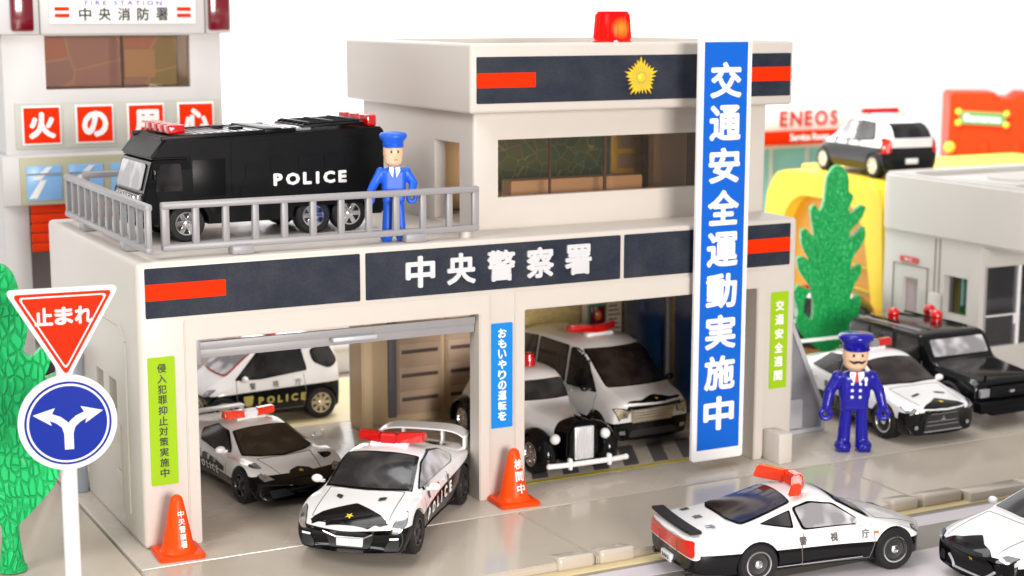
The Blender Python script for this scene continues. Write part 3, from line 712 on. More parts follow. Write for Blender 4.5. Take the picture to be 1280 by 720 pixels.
# ---- minivan in the right garage
def minivan():
    st = [(-3.45, .5, 1.3, 1.35, 1.0, 1.9), (-3.3, .4, 1.40, 1.5, 1.05, 2.65, 2.5), (-2.8, .35, 1.44, 1.5, 1.1, 2.85, 2.7), (-1.5, .32, 1.45, 1.5, 1.14, 2.98, 2.84), (0, .32, 1.45, 1.48, 1.15, 3.0, 2.86), (.7, .32, 1.45, 1.45, 1.12, 2.90, 2.76),
          (1.25, .32, 1.45, 1.42, 1.13, 2.56, 2.45), (1.9, .32, 1.45, 1.38, 1.14, 2.05, 1.98), (2.3, .32, 1.44, 1.38, 1.12, 1.80, 1.74), (2.75, .3, 1.43, 1.36, 1.1, 1.66, 1.62), (3.2, .3, 1.40, 1.26, 1.1, 1.54, 1.50), (3.42, .34, 1.34, 1.1, 1.05, 1.38, 1.34)]
    c = Car('patrol_car', 'tall white and black patrol minivan with wide chrome grille, parked deepest in the right garage', (15.85, 5.6, 0), -86, 6.9, st, 4.2, .54, 1.44, planes=((.84, 0),), cr=(.4, .45), bow=(.45, .1))
    c.wheels(rim_m='chrome', spokes=6)
    c.window('windshield', 'front', [(-1.08, 1.78), (1.08, 1.78), (1.0, 2.68), (-1.0, 2.68)], 'glass_brown', rim='car_black', grow=.03)
    c.window('side_window', 'left', [(1.9, 1.62), (1.15, 2.48), (.7, 2.66), (.45, 2.66), (.45, 1.62)], 'glass_dark', both=True)
    c.window('side_window', 'left', [(.25, 1.62), (.25, 2.7), (-1.3, 2.72), (-1.3, 1.62)], 'glass_dark', both=True)
    c.window('quarter_window', 'left', [(-1.5, 1.62), (-1.5, 2.72), (-2.9, 2.6), (-3.0, 1.7)], 'glass_dark', both=True)
    c.patch('bonnet_panel', 'top', [(3.38, 0), (3.32, .5), (3.14, 1.02), (3.06, .9), (3.16, .5), (2.98, 0), (3.16, -.5), (3.06, -.9), (3.14, -1.02), (3.32, -.5)], 'car_black')
    c.patch('nose_panel', 'front', [(-1.0, 1.2), (1.0, 1.2), (.95, 1.36), (-.95, 1.36)], 'car_black', r=.0)
    c.patch('grille', 'front', [(-.74, .80), (.74, .80), (.82, 1.24), (-.82, 1.24)], 'gold_chrome', off=.03, r=.05)
    t = B()
    for z in (.88, .98, 1.08, 1.17):
        for k in range(10): a, b = -.7 + .14 * k, -.7 + .14 * (k + 1); rod(t, c.hit('front', a, z, .045), c.hit('front', b, z, .045), .016, 6)
    c.part('grille_bars', t, 'chrome')
    c.lamp((3.15, 1.12, 1.12), [(-.28, -.20), (.10, -.16), (.30, .20), (-.28, .16)], 'gold_chrome')
    c.doors(.38, 1.95, .45, 1.55); c.doors(-1.4, .32, .45, 1.55)
    c.patch('intake', 'front', [(-.9, .38), (.9, .38), (.8, .58), (-.8, .58)], 'ink', off=.02)
    c.patch('fog_light', 'front', [(1.0, .48), (1.2, .5), (1.2, .6), (1.0, .6)], 'lens', off=.03, mirror=True, r=.02)
    c.mirrors(1.75, 1.58, 1.72, 'car_black')
    badge(c, 'top', 3.2, 0, .06)
    c.lightbar(.15, 2.98, 1.75, sweep=.45, d=.3, hgt=.26, m='light_red')
minivan()

# ---- mid-engined coupe on the road, seen from behind
def mid_coupe():
    st = [(-3.5, .45, 1.24, .98, 1.0, 1.22), (-3.25, .34, 1.38, 1.15, 1.05, 1.32), (-2.3, .28, 1.43, 1.22, 1.0, 1.38, 1.33), (-1.5, .26, 1.42, 1.22, .92, 1.58, 1.48), (-.6, .26, 1.40, 1.18, .88, 1.88, 1.76), (-.15, .26, 1.38, 1.15, .84, 1.97, 1.86),
          (.3, .26, 1.36, 1.10, .84, 1.95, 1.84), (.7, .26, 1.36, 1.08, .88, 1.78, 1.68), (1.2, .26, 1.38, 1.06, 1.0, 1.44, 1.38), (1.6, .26, 1.40, 1.13, 1.0, 1.24, 1.2), (2.3, .26, 1.38, 1.08, .98, 1.1, 1.08), (2.95, .28, 1.28, .82, .9, .92, .9), (3.42, .32, 1.1, .66, .8, .74, .72)]
    c = Car('patrol_car', 'white and black patrol coupe on the road showing red tail lights and orange roof bar', (14.34, -6.60, -.5), -9.2, 6.6, st, 3.65, .52, 1.42, planes=((.80, -.02),), cr=(.5, .45), bow=(.5, .12), wx=.17)
    c.wheels(rim_m='chrome', spokes=0)
    c.window('rear_window', 'top', [(-.62, .78), (-.62, -.78), (-1.95, -.92), (-2.1, -.5), (-2.12, .5), (-1.95, .92)], 'glass_brown', r=.1)
    c.window('windshield', 'top', [(1.45, .95), (1.58, 0), (1.45, -.95), (.62, -.8), (.66, 0), (.62, .8)], 'glass_dark', r=.06)
    c.window('side_window', 'left', [(1.2, 1.20), (.45, 1.66), (-.1, 1.74), (-.55, 1.66), (-.42, 1.24)], 'glass_light', both=True, r=.08)
    c.window('quarter_window', 'left', [(-.72, 1.60), (-1.45, 1.40), (-.75, 1.30)], 'glass_grey', both=True, r=.05)
    # tail: lamp band, lip, plate
    c.patch('tail_panel', 'rear', [(-1.34, .74), (1.34, .74), (1.26, 1.22), (-1.26, 1.22)], 'car_white', off=.01, r=.1)
    c.patch('tail_lamp', 'rear', [(-1.28, .78), (1.28, .78), (1.2, 1.16), (-1.2, 1.16)], 'tail_red', off=.03, r=.14)
    for sd in (1, -1):
        c.patch('lamp_divider', 'rear', [(sd * .48, .75), (sd * .53, .75), (sd * .50, 1.03), (sd * .45, 1.03)], 'maroon_lens', off=.038, r=0)
        t = B(); cyl(t, (-3.25, sd * .9, .36), .09, .2, 'x', seg=16, b=.015); c.part('exhaust', t, 'dark_rim')
    t = B()
    for k in range(12):
        y0 = -1.12 + 2.24 * k / 12; y1 = y0 + 2.24 / 12; x = -3.1 + .05 * ((y0 + y1) / 2.3) ** 2
        box(t, x - .26, x + .04, y0, y1 + .001, 1.32, 1.39, 0)
    bmesh.ops.remove_doubles(t, verts=t.verts, dist=1e-4); c.part('rear_spoiler', t, 'rubber')
    t = B(); x = c.hit('rear', 0, .5, 0).x; box(t, x - .07, x + .05, -.28, .28, .40, .60, .02); pl = c.part('number_plate', t, 'white_plastic')
    flat_letters('lettering', char_row('2003', -.16, .16, .1, w=.07, bold=.01), pl, 'ink_soft', lambda u, v, w: (x - .075 - w, -u, .5 + v), .004)
    for pln in ('left', 'right'):
        c.letters('lettering', pln, char_row('警視庁', -.85, .85, .20, bold=.02), (.35, .98), 'ink_soft')
        c.patch('side_lamp', pln, [(1.42, .96), (1.54, .96), (1.54, 1.02), (1.42, 1.02)], 'amber', off=.03, r=.02)
        t = B(); s_ = 1 if pln == 'left' else -1
        rod(t, c.hit(pln, -1.15, .40, .02), c.hit(pln, 1.15, .42, .02), .018, 6); c.part('sill_trim', t, 'chrome')
    c.letters('lettering', 'top', char_row('警視庁', -.75, .75, .22, bold=.02), (-2.62, 0), 'ink_soft', flip=1)
    c.patch('bumper_cover', 'front', [(-1.0, .3), (1.0, .3), (1.0, .62), (-1.0, .62)], 'car_black')
    c.lamp((2.75, .95, .85), [(-.2, -.08), (.1, -.1), (.22, .08), (-.05, .1)])
    c.doors(-.52, 1.42, .36, 1.15); c.bonnet_gap(1.7, 3.0, .9, .6)
    c.mirrors(.95, 1.45, 1.34)
    c.lightbar(-.05, 1.91, 1.9, sweep=.5, d=.36, hgt=.34, m='light_orange')
mid_coupe()

# ---- rally saloon by the chief
def rally():
    st = [(-3.3, .45, 1.22, 1.25, .95, 1.5), (-3.1, .35, 1.36, 1.42, 1.0, 1.66), (-2.4, .3, 1.40, 1.45, .98, 1.72, 1.66), (-1.9, .28, 1.40, 1.45, .94, 1.95, 1.85), (-1.2, .28, 1.38, 1.42, .95, 2.22, 2.08), (-.3, .28, 1.36, 1.38, .98, 2.30, 2.17), (.3, .28, 1.36, 1.35, .98, 2.22, 2.1),
          (.85, .28, 1.38, 1.32, 1.02, 1.9, 1.82), (1.4, .28, 1.40, 1.28, 1.08, 1.56, 1.5), (1.9, .28, 1.42, 1.3, 1.05, 1.42, 1.38), (2.6, .28, 1.40, 1.14, 1.0, 1.26, 1.22), (3.05, .28, 1.34, 1.05, .98, 1.2, 1.16), (3.3, .3, 1.25, .85, .95, 1.04, 1.0)]
    c = Car('patrol_car', 'white and black patrol saloon with silver-centred roof lights, right behind the moustached chief', (24.2, 2.05, 0), -91, 6.6, st, 3.9, .56, 1.4, planes=((.86, -.03), (.98, 0, 2.6, 9)), cr=(.45, .5), bow=(.3, .15))
    c.wheels(rim_m='chrome', spokes=0)
    c.window('windshield', 'top', [(1.42, 1.0), (1.52, 0), (1.42, -1.0), (.42, -.88), (.46, 0), (.42, .88)], 'glass_brown', r=.06)
    c.window('side_window', 'left', [(1.1, 1.42), (.35, 1.98), (-.35, 2.08), (-.35, 1.46)], 'glass_dark', both=True)
    c.window('side_window', 'left', [(-.5, 1.46), (-.5, 2.08), (-1.2, 2.0), (-1.8, 1.6)], 'glass_dark', both=True)
    c.patch('bonnet_panel', 'top', [(3.22, 0), (3.17, .45), (3.06, .8), (2.96, .62), (2.85, .35), (2.62, 0), (2.85, -.35), (2.96, -.62), (3.06, -.8), (3.17, -.45)], 'car_black', r=.04)
    c.patch('nose_panel', 'front', [(-.85, .7), (.85, .7), (.75, 1.05), (-.75, 1.05)], 'car_black', r=0)
    c.lamp((2.9, 1.12, 1.08), [(-.26, -.12), (.1, -.12), (.28, .12), (0, .1)])
    c.doors(-.42, 1.2, .42, 1.4); c.doors(-1.75, -.46, .42, 1.42); c.bonnet_gap(1.65, 2.9, .95, .8)
    c.patch('grille', 'front', [(-.72, .34), (.72, .34), (.58, 1.0), (-.58, 1.0)], 'ink', off=.02)
    t = B()
    for z, w in ((.36, .72), (.54, .6), (.66, .56), (.92, .5)):
        for k in range(6): a, b = -w + 2 * w * k / 6, -w + 2 * w * (k + 1) / 6; rod(t, c.hit('front', a, z, .03), c.hit('front', b, z, .03), .028 if z < .4 else .014, 6)
    c.part('grille_bars', t, 'lens')
    t = B()
    for k in range(3):
        a = R(90 + 120 * k); x = c.hit('front', 0, .78, .05).x
        prism(t, [(0, .74), (.05 * math.cos(a + .5) , .74 + .05 * math.sin(a + .5)), (.09 * math.cos(a), .74 + .09 * math.sin(a)), (.05 * math.cos(a - .5), .74 + .05 * math.sin(a - .5))], 'x', x - .03, x + .02)
    c.part('nose_badge', t, 'chrome')
    for sd in (1, -1):
        c.patch('fog_light', 'front', [(sd * .92, .46), (sd * 1.05, .46), (sd * 1.05, .58), (sd * .92, .58)], 'lens', off=.03, r=.05)
        c.patch('bonnet_vent', 'top', [(2.3, sd * .3), (2.38, sd * .62), (2.3, sd * .64), (2.2, sd * .3)], 'ink', off=.02, r=.02)
        c.letters('lettering', 'left' if sd == 1 else 'right', char_row('警視庁', -.8, .8, .2, bold=.02), (-.1, 1.14), 'ink_soft')
    badge(c, 'top', 2.92, 0, .09)
    c.mirrors(1.1, 1.5, 1.46)
    c.lightbar(-.35, 2.28, 1.5, sweep=.1, d=.3, hgt=.27, m='light_red', centre='lens')
    t = B(); box(t, -3.35, -3.05, -1.25, 1.25, 2.0, 2.07, .02)
    for y in (-1.2, 1.2): box(t, -3.25, -3.0, y - .04, y + .04, 1.5, 2.02)
    c.part('rear_wing', t, 'car_white')
rally()

# ---- crown-like saloon at the lower right corner
def lower_saloon():
    st = [(-3.5, .45, 1.2, 1.2, .9, 1.4), (-3.3, .35, 1.34, 1.35, 1.0, 1.52), (-2.4, .3, 1.40, 1.4, .95, 1.64, 1.58), (-1.7, .28, 1.40, 1.38, .93, 1.95, 1.86), (-.9, .28, 1.38, 1.34, .95, 2.12, 2.0), (-.1, .28, 1.37, 1.3, .96, 2.14, 2.02), (.4, .28, 1.38, 1.28, .97, 2.04, 1.93),
          (1.0, .28, 1.40, 1.26, 1.02, 1.76, 1.69), (1.6, .28, 1.42, 1.24, 1.06, 1.46, 1.41), (2.1, .28, 1.42, 1.2, 1.05, 1.36, 1.32), (2.8, .28, 1.40, 1.08, 1.02, 1.2, 1.17), (3.25, .28, 1.33, .94, .98, 1.05, 1.02), (3.5, .3, 1.25, .75, .95, .86, .84)]
    c = Car('patrol_car', 'white and black patrol saloon cut off by the lower right corner of the photo', (20.05, -10.1, -.5), 178, 7.0, st, 4.1, .56, 1.4, planes=((.78, 0), (.95, 0, 2.9, 9)), cr=(.45, .5), bow=(.42, .15))
    c.wheels(rim_m='chrome', spokes=10)
    c.window('windshield', 'top', [(1.55, 1.0), (1.66, 0), (1.55, -1.0), (.5, -.86), (.56, 0), (.5, .86)], 'glass_grey', rim='car_white', r=.06)
    c.window('side_window', 'left', [(1.3, 1.36), (.5, 1.84), (-.3, 1.94), (-.3, 1.38)], 'glass_dark', both=True)
    c.window('side_window', 'left', [(-.45, 1.38), (-.45, 1.94), (-1.2, 1.86), (-1.8, 1.5)], 'glass_dark', both=True)
    c.patch('bonnet_panel', 'top', [(3.43, 0), (3.37, .45), (3.22, .8), (3.12, .62), (3.06, .35), (2.8, 0), (3.06, -.35), (3.12, -.62), (3.22, -.8), (3.37, -.45)], 'car_black', r=.04)
    c.patch('grille', 'front', [(-.5, .30), (.5, .30), (.78, .56), (.56, .96), (-.56, .96), (-.78, .56)], 'rubber', off=.02, r=.05)
    t = B(); loop = [(-.78, .56), (-.5, .32), (.5, .32), (.78, .56)]
    for a, b in zip(loop, loop[1:]):
        for k in range(4): p = Vector(a).lerp(Vector(b), k / 4); q = Vector(a).lerp(Vector(b), (k + 1) / 4); rod(t, c.hit('front', p.x, p.y, .03), c.hit('front', q.x, q.y, .03), .035, 8)
    c.part('grille_trim', t, 'silver_plastic')
    c.lamp((3.08, 1.08, .96), [(-.22, -.10), (.10, -.10), (.28, .08), (0, .08)], d=(-.85, -.35, -.3))
    c.doors(-.38, 1.35, .42, 1.34); c.doors(-1.8, -.42, .42, 1.36); c.bonnet_gap(1.8, 3.1, .95, .85)
    c.patch('intake', 'front', [(.9, .36), (1.12, .4), (1.08, .6), (.95, .58)], 'ink', off=.02, mirror=True, r=.03)
    c.patch('emblem', 'front', [(a * .16, .70 + b * .16) for a, b in star()], 'gold', off=.04, r=0, step=.05)
    c.mirrors(1.15, 1.52, 1.42)
    c.lightbar(-.3, 2.12, 1.6, sweep=.3, d=.3, hgt=.28, m='light_red')
lower_saloon()

# ---- black off-roader
def offroader():
    st = [(-3.3, .7, 1.3, 1.6, 1.2, 2.3, 2.2), (-3.25, .6, 1.42, 1.75, 1.28, 2.85, 2.75), (-2.6, .58, 1.45, 1.78, 1.32, 2.95, 2.88), (-1.0, .58, 1.45, 1.76, 1.33, 2.98, 2.92), (.4, .58, 1.45, 1.74, 1.33, 2.97, 2.90), (.62, .58, 1.45, 1.72, 1.32, 2.86, 2.76),
          (.95, .58, 1.45, 1.7, 1.34, 2.1, 2.05), (1.1, .58, 1.45, 1.68, 1.3, 1.92, 1.86), (1.8, .58, 1.45, 1.62, 1.22, 1.86, 1.78), (2.8, .58, 1.43, 1.52, 1.2, 1.76, 1.68), (3.1, .58, 1.4, 1.45, 1.15, 1.66, 1.58), (3.2, .62, 1.35, 1.35, 1.1, 1.5, 1.45)]
    q = lambda z: .58 + (z - .58) * .83 if z > .58 else z
    st = [(x, zb, w, q(zs), wt, q(zt), q(ze)) for x, zb, w, zs, wt, zt, ze in st]
    c = Car('patrol_off_roader', 'boxy all black toy off-roader with three red beacons on its roof', (27.55, 2.95, 0), -90, 6.6, st, 3.9, .64, 1.45, planes=((-9, 0),), cr=(.8, .8), bow=(.08, .05), cat='toy car', group=None, mats=('car_black', 'car_black'), crb=.8)
    c.wheels(rim_m='dark_rim', spokes=5)
    c.window('windshield', 'front', [(-1.15, 1.82), (1.15, 1.82), (1.12, 2.32), (-1.12, 2.32)], 'glass_light', rim='dark_rim', r=.08)
    c.window('side_window', 'left', [(.55, 1.72), (.4, 2.34), (-.6, 2.36), (-.6, 1.72)], 'glass_dark', both=True)
    c.window('side_window', 'left', [(-.8, 1.72), (-.8, 2.36), (-1.9, 2.36), (-1.9, 1.72)], 'glass_dark', both=True)
    c.window('side_window', 'left', [(-2.05, 1.72), (-2.05, 2.36), (-2.9, 2.34), (-2.9, 1.72)], 'glass_dark', both=True)
    t = B(); box(t, 3.1, 3.5, -1.45, 1.45, .5, .86, .06); box(t, 3.2, 3.52, -1.0, 1.0, .42, .6, .04); c.part('bumper', t, 'truck_black')
    t = B(); box(t, 3.15, 3.26, -.85, .85, .88, 1.26, .03)
    for k in range(5): box(t, 3.22, 3.29, -.62, .62, 0.92 + .065 * k, .95 + .065 * k, .01)
    g = c.part('grille', t, 'car_black'); t = B(); box(t, 3.26, 3.32, -.1, .1, 1.04, 1.14, .02); c.part('nose_badge', t, 'chrome', parent=g)
    for sd in (1, -1):
        t = B(); box(t, 3.18, 3.30, min(sd * .92, sd * 1.3), max(sd * .92, sd * 1.3), 0.96, 1.24, .03); c.part('headlight', t, 'lens')
    c.doors(-.68, .62, .85, 1.66); c.doors(-1.98, -.72, .85, 1.66)
    for k in range(6):
        t = B(); y = -1.0 + .4 * k; box(t, -3.0, .1, y - .03, y + .03, 2.5, 2.565, .02)
        if k in (0, 1, 4, 5): c.part('roof_rib', t, 'grey_plastic' if k in (0,) else 'truck_black')
        else: t.free()
    for x, y in ((-2.0, -.35), (-1.0, .65), (-1.9, 1.15)):
        t = B(); cyl(t, (x, y, 2.58), .19, .10, b=.02); lathe(t, [(.16, 2.6), (.21, 2.68), (.21, 2.78), (.15, 2.88), (.07, 2.92), (0, 2.92)], 20, c=(x, y, 0)); c.part('beacon', t, 'light_red')
    t = B(); box(t, -2.95, -.9, -1.36, -1.30, 2.42, 2.52, .02); c.part('roof_rail', t, 'truck_black')
    t = B(); box(t, 3.0, 3.06, -.95, -.85, 1.45, 1.62, .02); c.part('fender_pole', t, 'truck_black'); t = B(); box(t, 3.0, 3.06, .85, .95, 1.45, 1.62, .02); c.part('fender_pole', t, 'truck_black')
offroader()

# ---- hatch on the yellow ramp; and two background cars
def hatch5(name, label, loc, h):
    st = [(-2.85, .45, 1.22, 1.3, .95, 1.6), (-2.7, .36, 1.34, 1.5, .98, 2.0, 1.92), (-2.3, .3, 1.38, 1.5, .96, 2.35, 2.24), (-1.4, .28, 1.37, 1.44, .98, 2.5, 2.38), (-.4, .28, 1.36, 1.4, 1.0, 2.54, 2.42), (.3, .28, 1.36, 1.36, 1.0, 2.44, 2.32),
          (.9, .28, 1.37, 1.32, 1.06, 2.06, 1.98), (1.45, .28, 1.38, 1.28, 1.08, 1.66, 1.6), (2.0, .28, 1.38, 1.2, 1.02, 1.48, 1.43), (2.5, .3, 1.32, 1.06, .95, 1.26, 1.22), (2.82, .34, 1.2, .85, .9, .98, .95)]
    c = Car(name, label, loc, h, 5.7, st, 3.8, .52, 1.38, planes=((1.28, 0),), cr=(.4, .5), bow=(.35, .15), lvl=2)
    c.wheels(rim_m='gold_chrome', spokes=7)
    c.window('rear_window', 'rear', [(-.85, 1.72), (.85, 1.72), (.78, 2.25), (-.78, 2.25)], 'glass_dark', r=.1)
    c.window('windshield', 'front', [(-1.0, 1.6), (1.0, 1.6), (.9, 2.3), (-.9, 2.3)], 'glass_grey', r=.1)
    c.window('side_window', 'left', [(1.2, 1.5), (.4, 2.16), (-.4, 2.3), (-.4, 1.5)], 'glass_light', both=True)
    c.window('side_window', 'left', [(-.55, 1.5), (-.55, 2.3), (-1.5, 2.24), (-1.8, 1.62)], 'glass_grey', both=True)
    for sd in (1, -1):
        c.patch('tail_lamp', 'rear', [(sd * 1.0, 1.1), (sd * 1.4, 1.05), (sd * 1.2, 1.7), (sd * 1.0, 1.6)], 'tail_red', off=.03)
        c.letters('lettering', 'left' if sd == 1 else 'right', char_row('警視庁', -.9, .9, .2, bold=.02), (.1, 1.38), 'ink_soft')
        c.patch('headlight', 'front', [(sd * .75, .98), (sd * 1.1, 1.0), (sd * 1.2, 1.25), (sd * .95, 1.2)], 'lens', off=.03)
    c.patch('bumper_cover', 'rear', [(-1.25, .45), (1.25, .45), (1.2, 1.3), (-1.2, 1.3)], 'car_black')
    t = B(); x = c.hit('rear', 0, .75, 0).x; box(t, x - .06, x + .04, -.3, .3, .62, .85, .02); c.part('number_plate', t, 'white_plastic')
    c.lightbar(-.3, 2.55, 1.8, kind='s', d=.3, hgt=.24, m='light_red')
    c.t.scale = (.93, .93, .93)
    return c
hatch5('patrol_car', 'small white and black patrol hatchback driving up on the yellow ramp, seen from behind', (33.5, 13.75, 6.45), 84)
hatch5('patrol_car', 'blurred patrol car half hidden behind the left tree and the red triangle sign', (-.6, 15.0, 0), 200)
hatch5('parked_car', 'blurred white car standing under the yellow ramp behind the right tree', (29.0, 12.2, 0), 120)

# ---- riot police truck on the roof deck
def truck():
    t0 = thing('police_truck', 'long black police truck with red roof lights parked on the station roof deck', 'toy truck', (4.26, 4.32, 7.0), R(182)); t0.scale = (.985, .90, .955)
    H = 2.9; W = 1.42; L = 3.5
    t = B(); prism(t, [(-3.45, .45), (3.0, .45), (3.0, 2.0), (2.1, 2.0), (2.1, 2.74), (-3.45, 2.90)], 'y', -W, W, .05)
    body = obj('body', t, 'truck_black', t0)
    cut = []
    for xw in (-2.42, -1.36, 2.18):
        for sd in (1, -1): c = B(); cyl(c, (xw, sd * 1.3, .50), .60, .7, 'y', seg=36); cut.append(c)
    boolean(body, cut); body.data.shade_smooth(); body.data.set_sharp_from_angle(angle=R(35))
    for xw in (-2.42, -1.36, 2.18):
        for sd in (1, -1): wheel(t0, xw, sd * 1.2, .5, .42, sd, 'chrome', 6)
    # cab in glossy black, with sloping windscreen and silver visor
    t = B(); prism(t, rounded([(2.0, .5), (3.27, .5), (3.34, 1.1), (3.28, 1.4), (3.06, 2.22), (2.0, 2.22)], .12), 'y', -1.40, 1.40, .2, 4)
    cab = obj('cab', t, 'car_black', t0); cut = []
    for sd in (1, -1): c = B(); cyl(c, (2.18, sd * 1.3, .50), .60, .7, 'y', seg=36); cut.append(c)
    boolean(cab, cut); cab.data.shade_smooth(); cab.data.set_sharp_from_angle(angle=R(35))
    t = B(); prism(t, [(1.3, 2.24), (3.10, 2.24), (3.08, 2.32), (2.70, 2.80), (2.5, 2.84), (1.3, 2.80)], 'y', -1.41, 1.41, .09, 3); obj('cab_roof', t, ['truck_black'], t0)
    t = B(); prism(t, rounded([(-1.10, 0), (1.10, 0), (1.06, .72), (-1.06, .72)], .12), 'x', 0, .03)
    t.transform(Matrix.Translation((3.30, 0, 1.42)) @ Matrix.Rotation(R(-15), 4, 'Y')); obj('windshield', t, 'glass_light', t0)
    for sd in (1, -1):
        a, b = sorted((sd * 1.395, sd * 1.425))
        t = B(); prism(t, rounded([(2.25, 1.38), (3.0, 1.38), (2.86, 2.12), (2.3, 2.12)], .1), 'y', a, b, .01); obj('side_window', t, 'glass_dark', cab)
        t = B(); prism(t, [(3.0, .6), (3.31, .6), (3.36, 1.1), (3.30, 1.34), (3.1, 1.34)], 'y', sd * 1.08 - .12, sd * 1.08 + .12, .02); obj('lamp_cluster', t, 'lens', cab)
        t = B(); box(t, 2.98, 3.04, sd * 1.47 - .04, sd * 1.47 + .04, 1.7, 2.0, .03); box(t, 2.98, 3.02, min(sd * 1.35, sd * 1.47), max(sd * 1.35, sd * 1.47), 1.96, 2.0); obj('mirror', t, 'car_black', cab)
        # side panel with recessed shutters
        a, b = sorted((sd * 1.40, sd * 1.445))
        t = B(); prism(t, [(-2.95, .78), (.95, .78), (.95, 2.66), (-2.95, 2.66)], 'y', a, b, .015)
        for x, z in ((-1.9, 2.0), (-1.15, 2.0), (-.35, 2.0), (.35, 1.8), (.5, 1.2), (-2.5, 2.0)):
            a2, b2 = sorted((sd * 1.44, sd * 1.458))
            prism(t, [(x - .22, z - .18), (x + .22, z - .18), (x + .22, z + .2), (x - .22, z + .2)], 'y', a2, b2, .01)
        sp = obj('side_panel', t, 'truck_black', t0)
        flat_letters('lettering', char_row('POLICE', -.93, .93, .34, bold=.05, w=.30), sp, 'letter_white', (lambda s_: lambda u, v, w: (-1.27 - s_ * u, s_ * (1.458 + w), 1.56 + v))(sd), .012)
        t = B(); a2, b2 = sorted((sd * 1.41, sd * 1.43)); box(t, 1.15, 1.55, a2, b2, .72, 1.1, .01); box(t, 1.1, 2.0, a2, b2, 1.2, 2.2, .01); obj('hatch', t, 'truck_black', t0)
    t = B(); box(t, 3.24, 3.36, -.95, .95, .95, 1.3, .03)
    for k in range(7): box(t, 3.34, 3.39, -1.0 + .26 * k, -.86 + .26 * k, .98, 1.26, .01)
    obj('grille', t, 'lens', t0)
    t = B(); box(t, 3.1, 3.40, -1.36, 1.36, .42, .78, .1); obj('bumper', t, 'car_black', t0)
    # pale ribbed roof with equipment
    t = B(); box(t, -1.5, 1.6, -1.2, 1.2, 2.78, 2.86, .02)
    for k in range(14): box(t, -1.45 + .22 * k, -1.36 + .22 * k, -1.1, 1.1, 2.85, 2.89, .01)
    rf = obj('roof', t, 'lens', t0); rf.rotation_euler.y = .032; rf.location.z = .03
    t = B(); box(t, -1.0, 2.7, 1.2, 1.40, 2.78, 2.9, .02); box(t, -1.0, 2.7, -1.40, -1.2, 2.78, 2.9, .02); box(t, -.6, -.1, -1.42, 1.42, 2.8, 2.93, .03)
    box(t, .2, .5, .2, .6, 2.85, 2.97, .04); box(t, .5, .75, -.6, -.2, 2.85, 2.97, .04); obj('roof_hatch', t, 'truck_black', rf)
    t = B(); box(t, -3.1, -1.3, -1.15, 1.15, 2.84, 2.92, .02)
    for k in range(6): y = -1.0 + .4 * k; rod(t, (-3.0, y, 2.94), (-1.35, y, 2.94), .04, 8)
    for x in (-2.9, -2.2, -1.5): box(t, x - .04, x + .04, -1.1, 1.1, 2.9, 3.0, .01)
    obj('roof_rack', t, 'truck_black', rf)
    t = B()
    for k in range(4): box(t, 2.05, 2.5, -1.12 + .56 * k, -.58 + .56 * k, 2.87, 3.12, .05)
    obj('light_bar', t, 'light_red', t0)
    t = B()
    for k in range(3): box(t, -3.4, -3.12, -1.1 + .75 * k, -.42 + .75 * k, 2.90, 3.22, .05)
    obj('light_bar', t, 'light_red', t0)
    t = B(); box(t, -3.52, -3.42, -1.3, 1.3, .6, 2.8, .03); obj('rear_door', t, 'truck_black', t0)
truck()

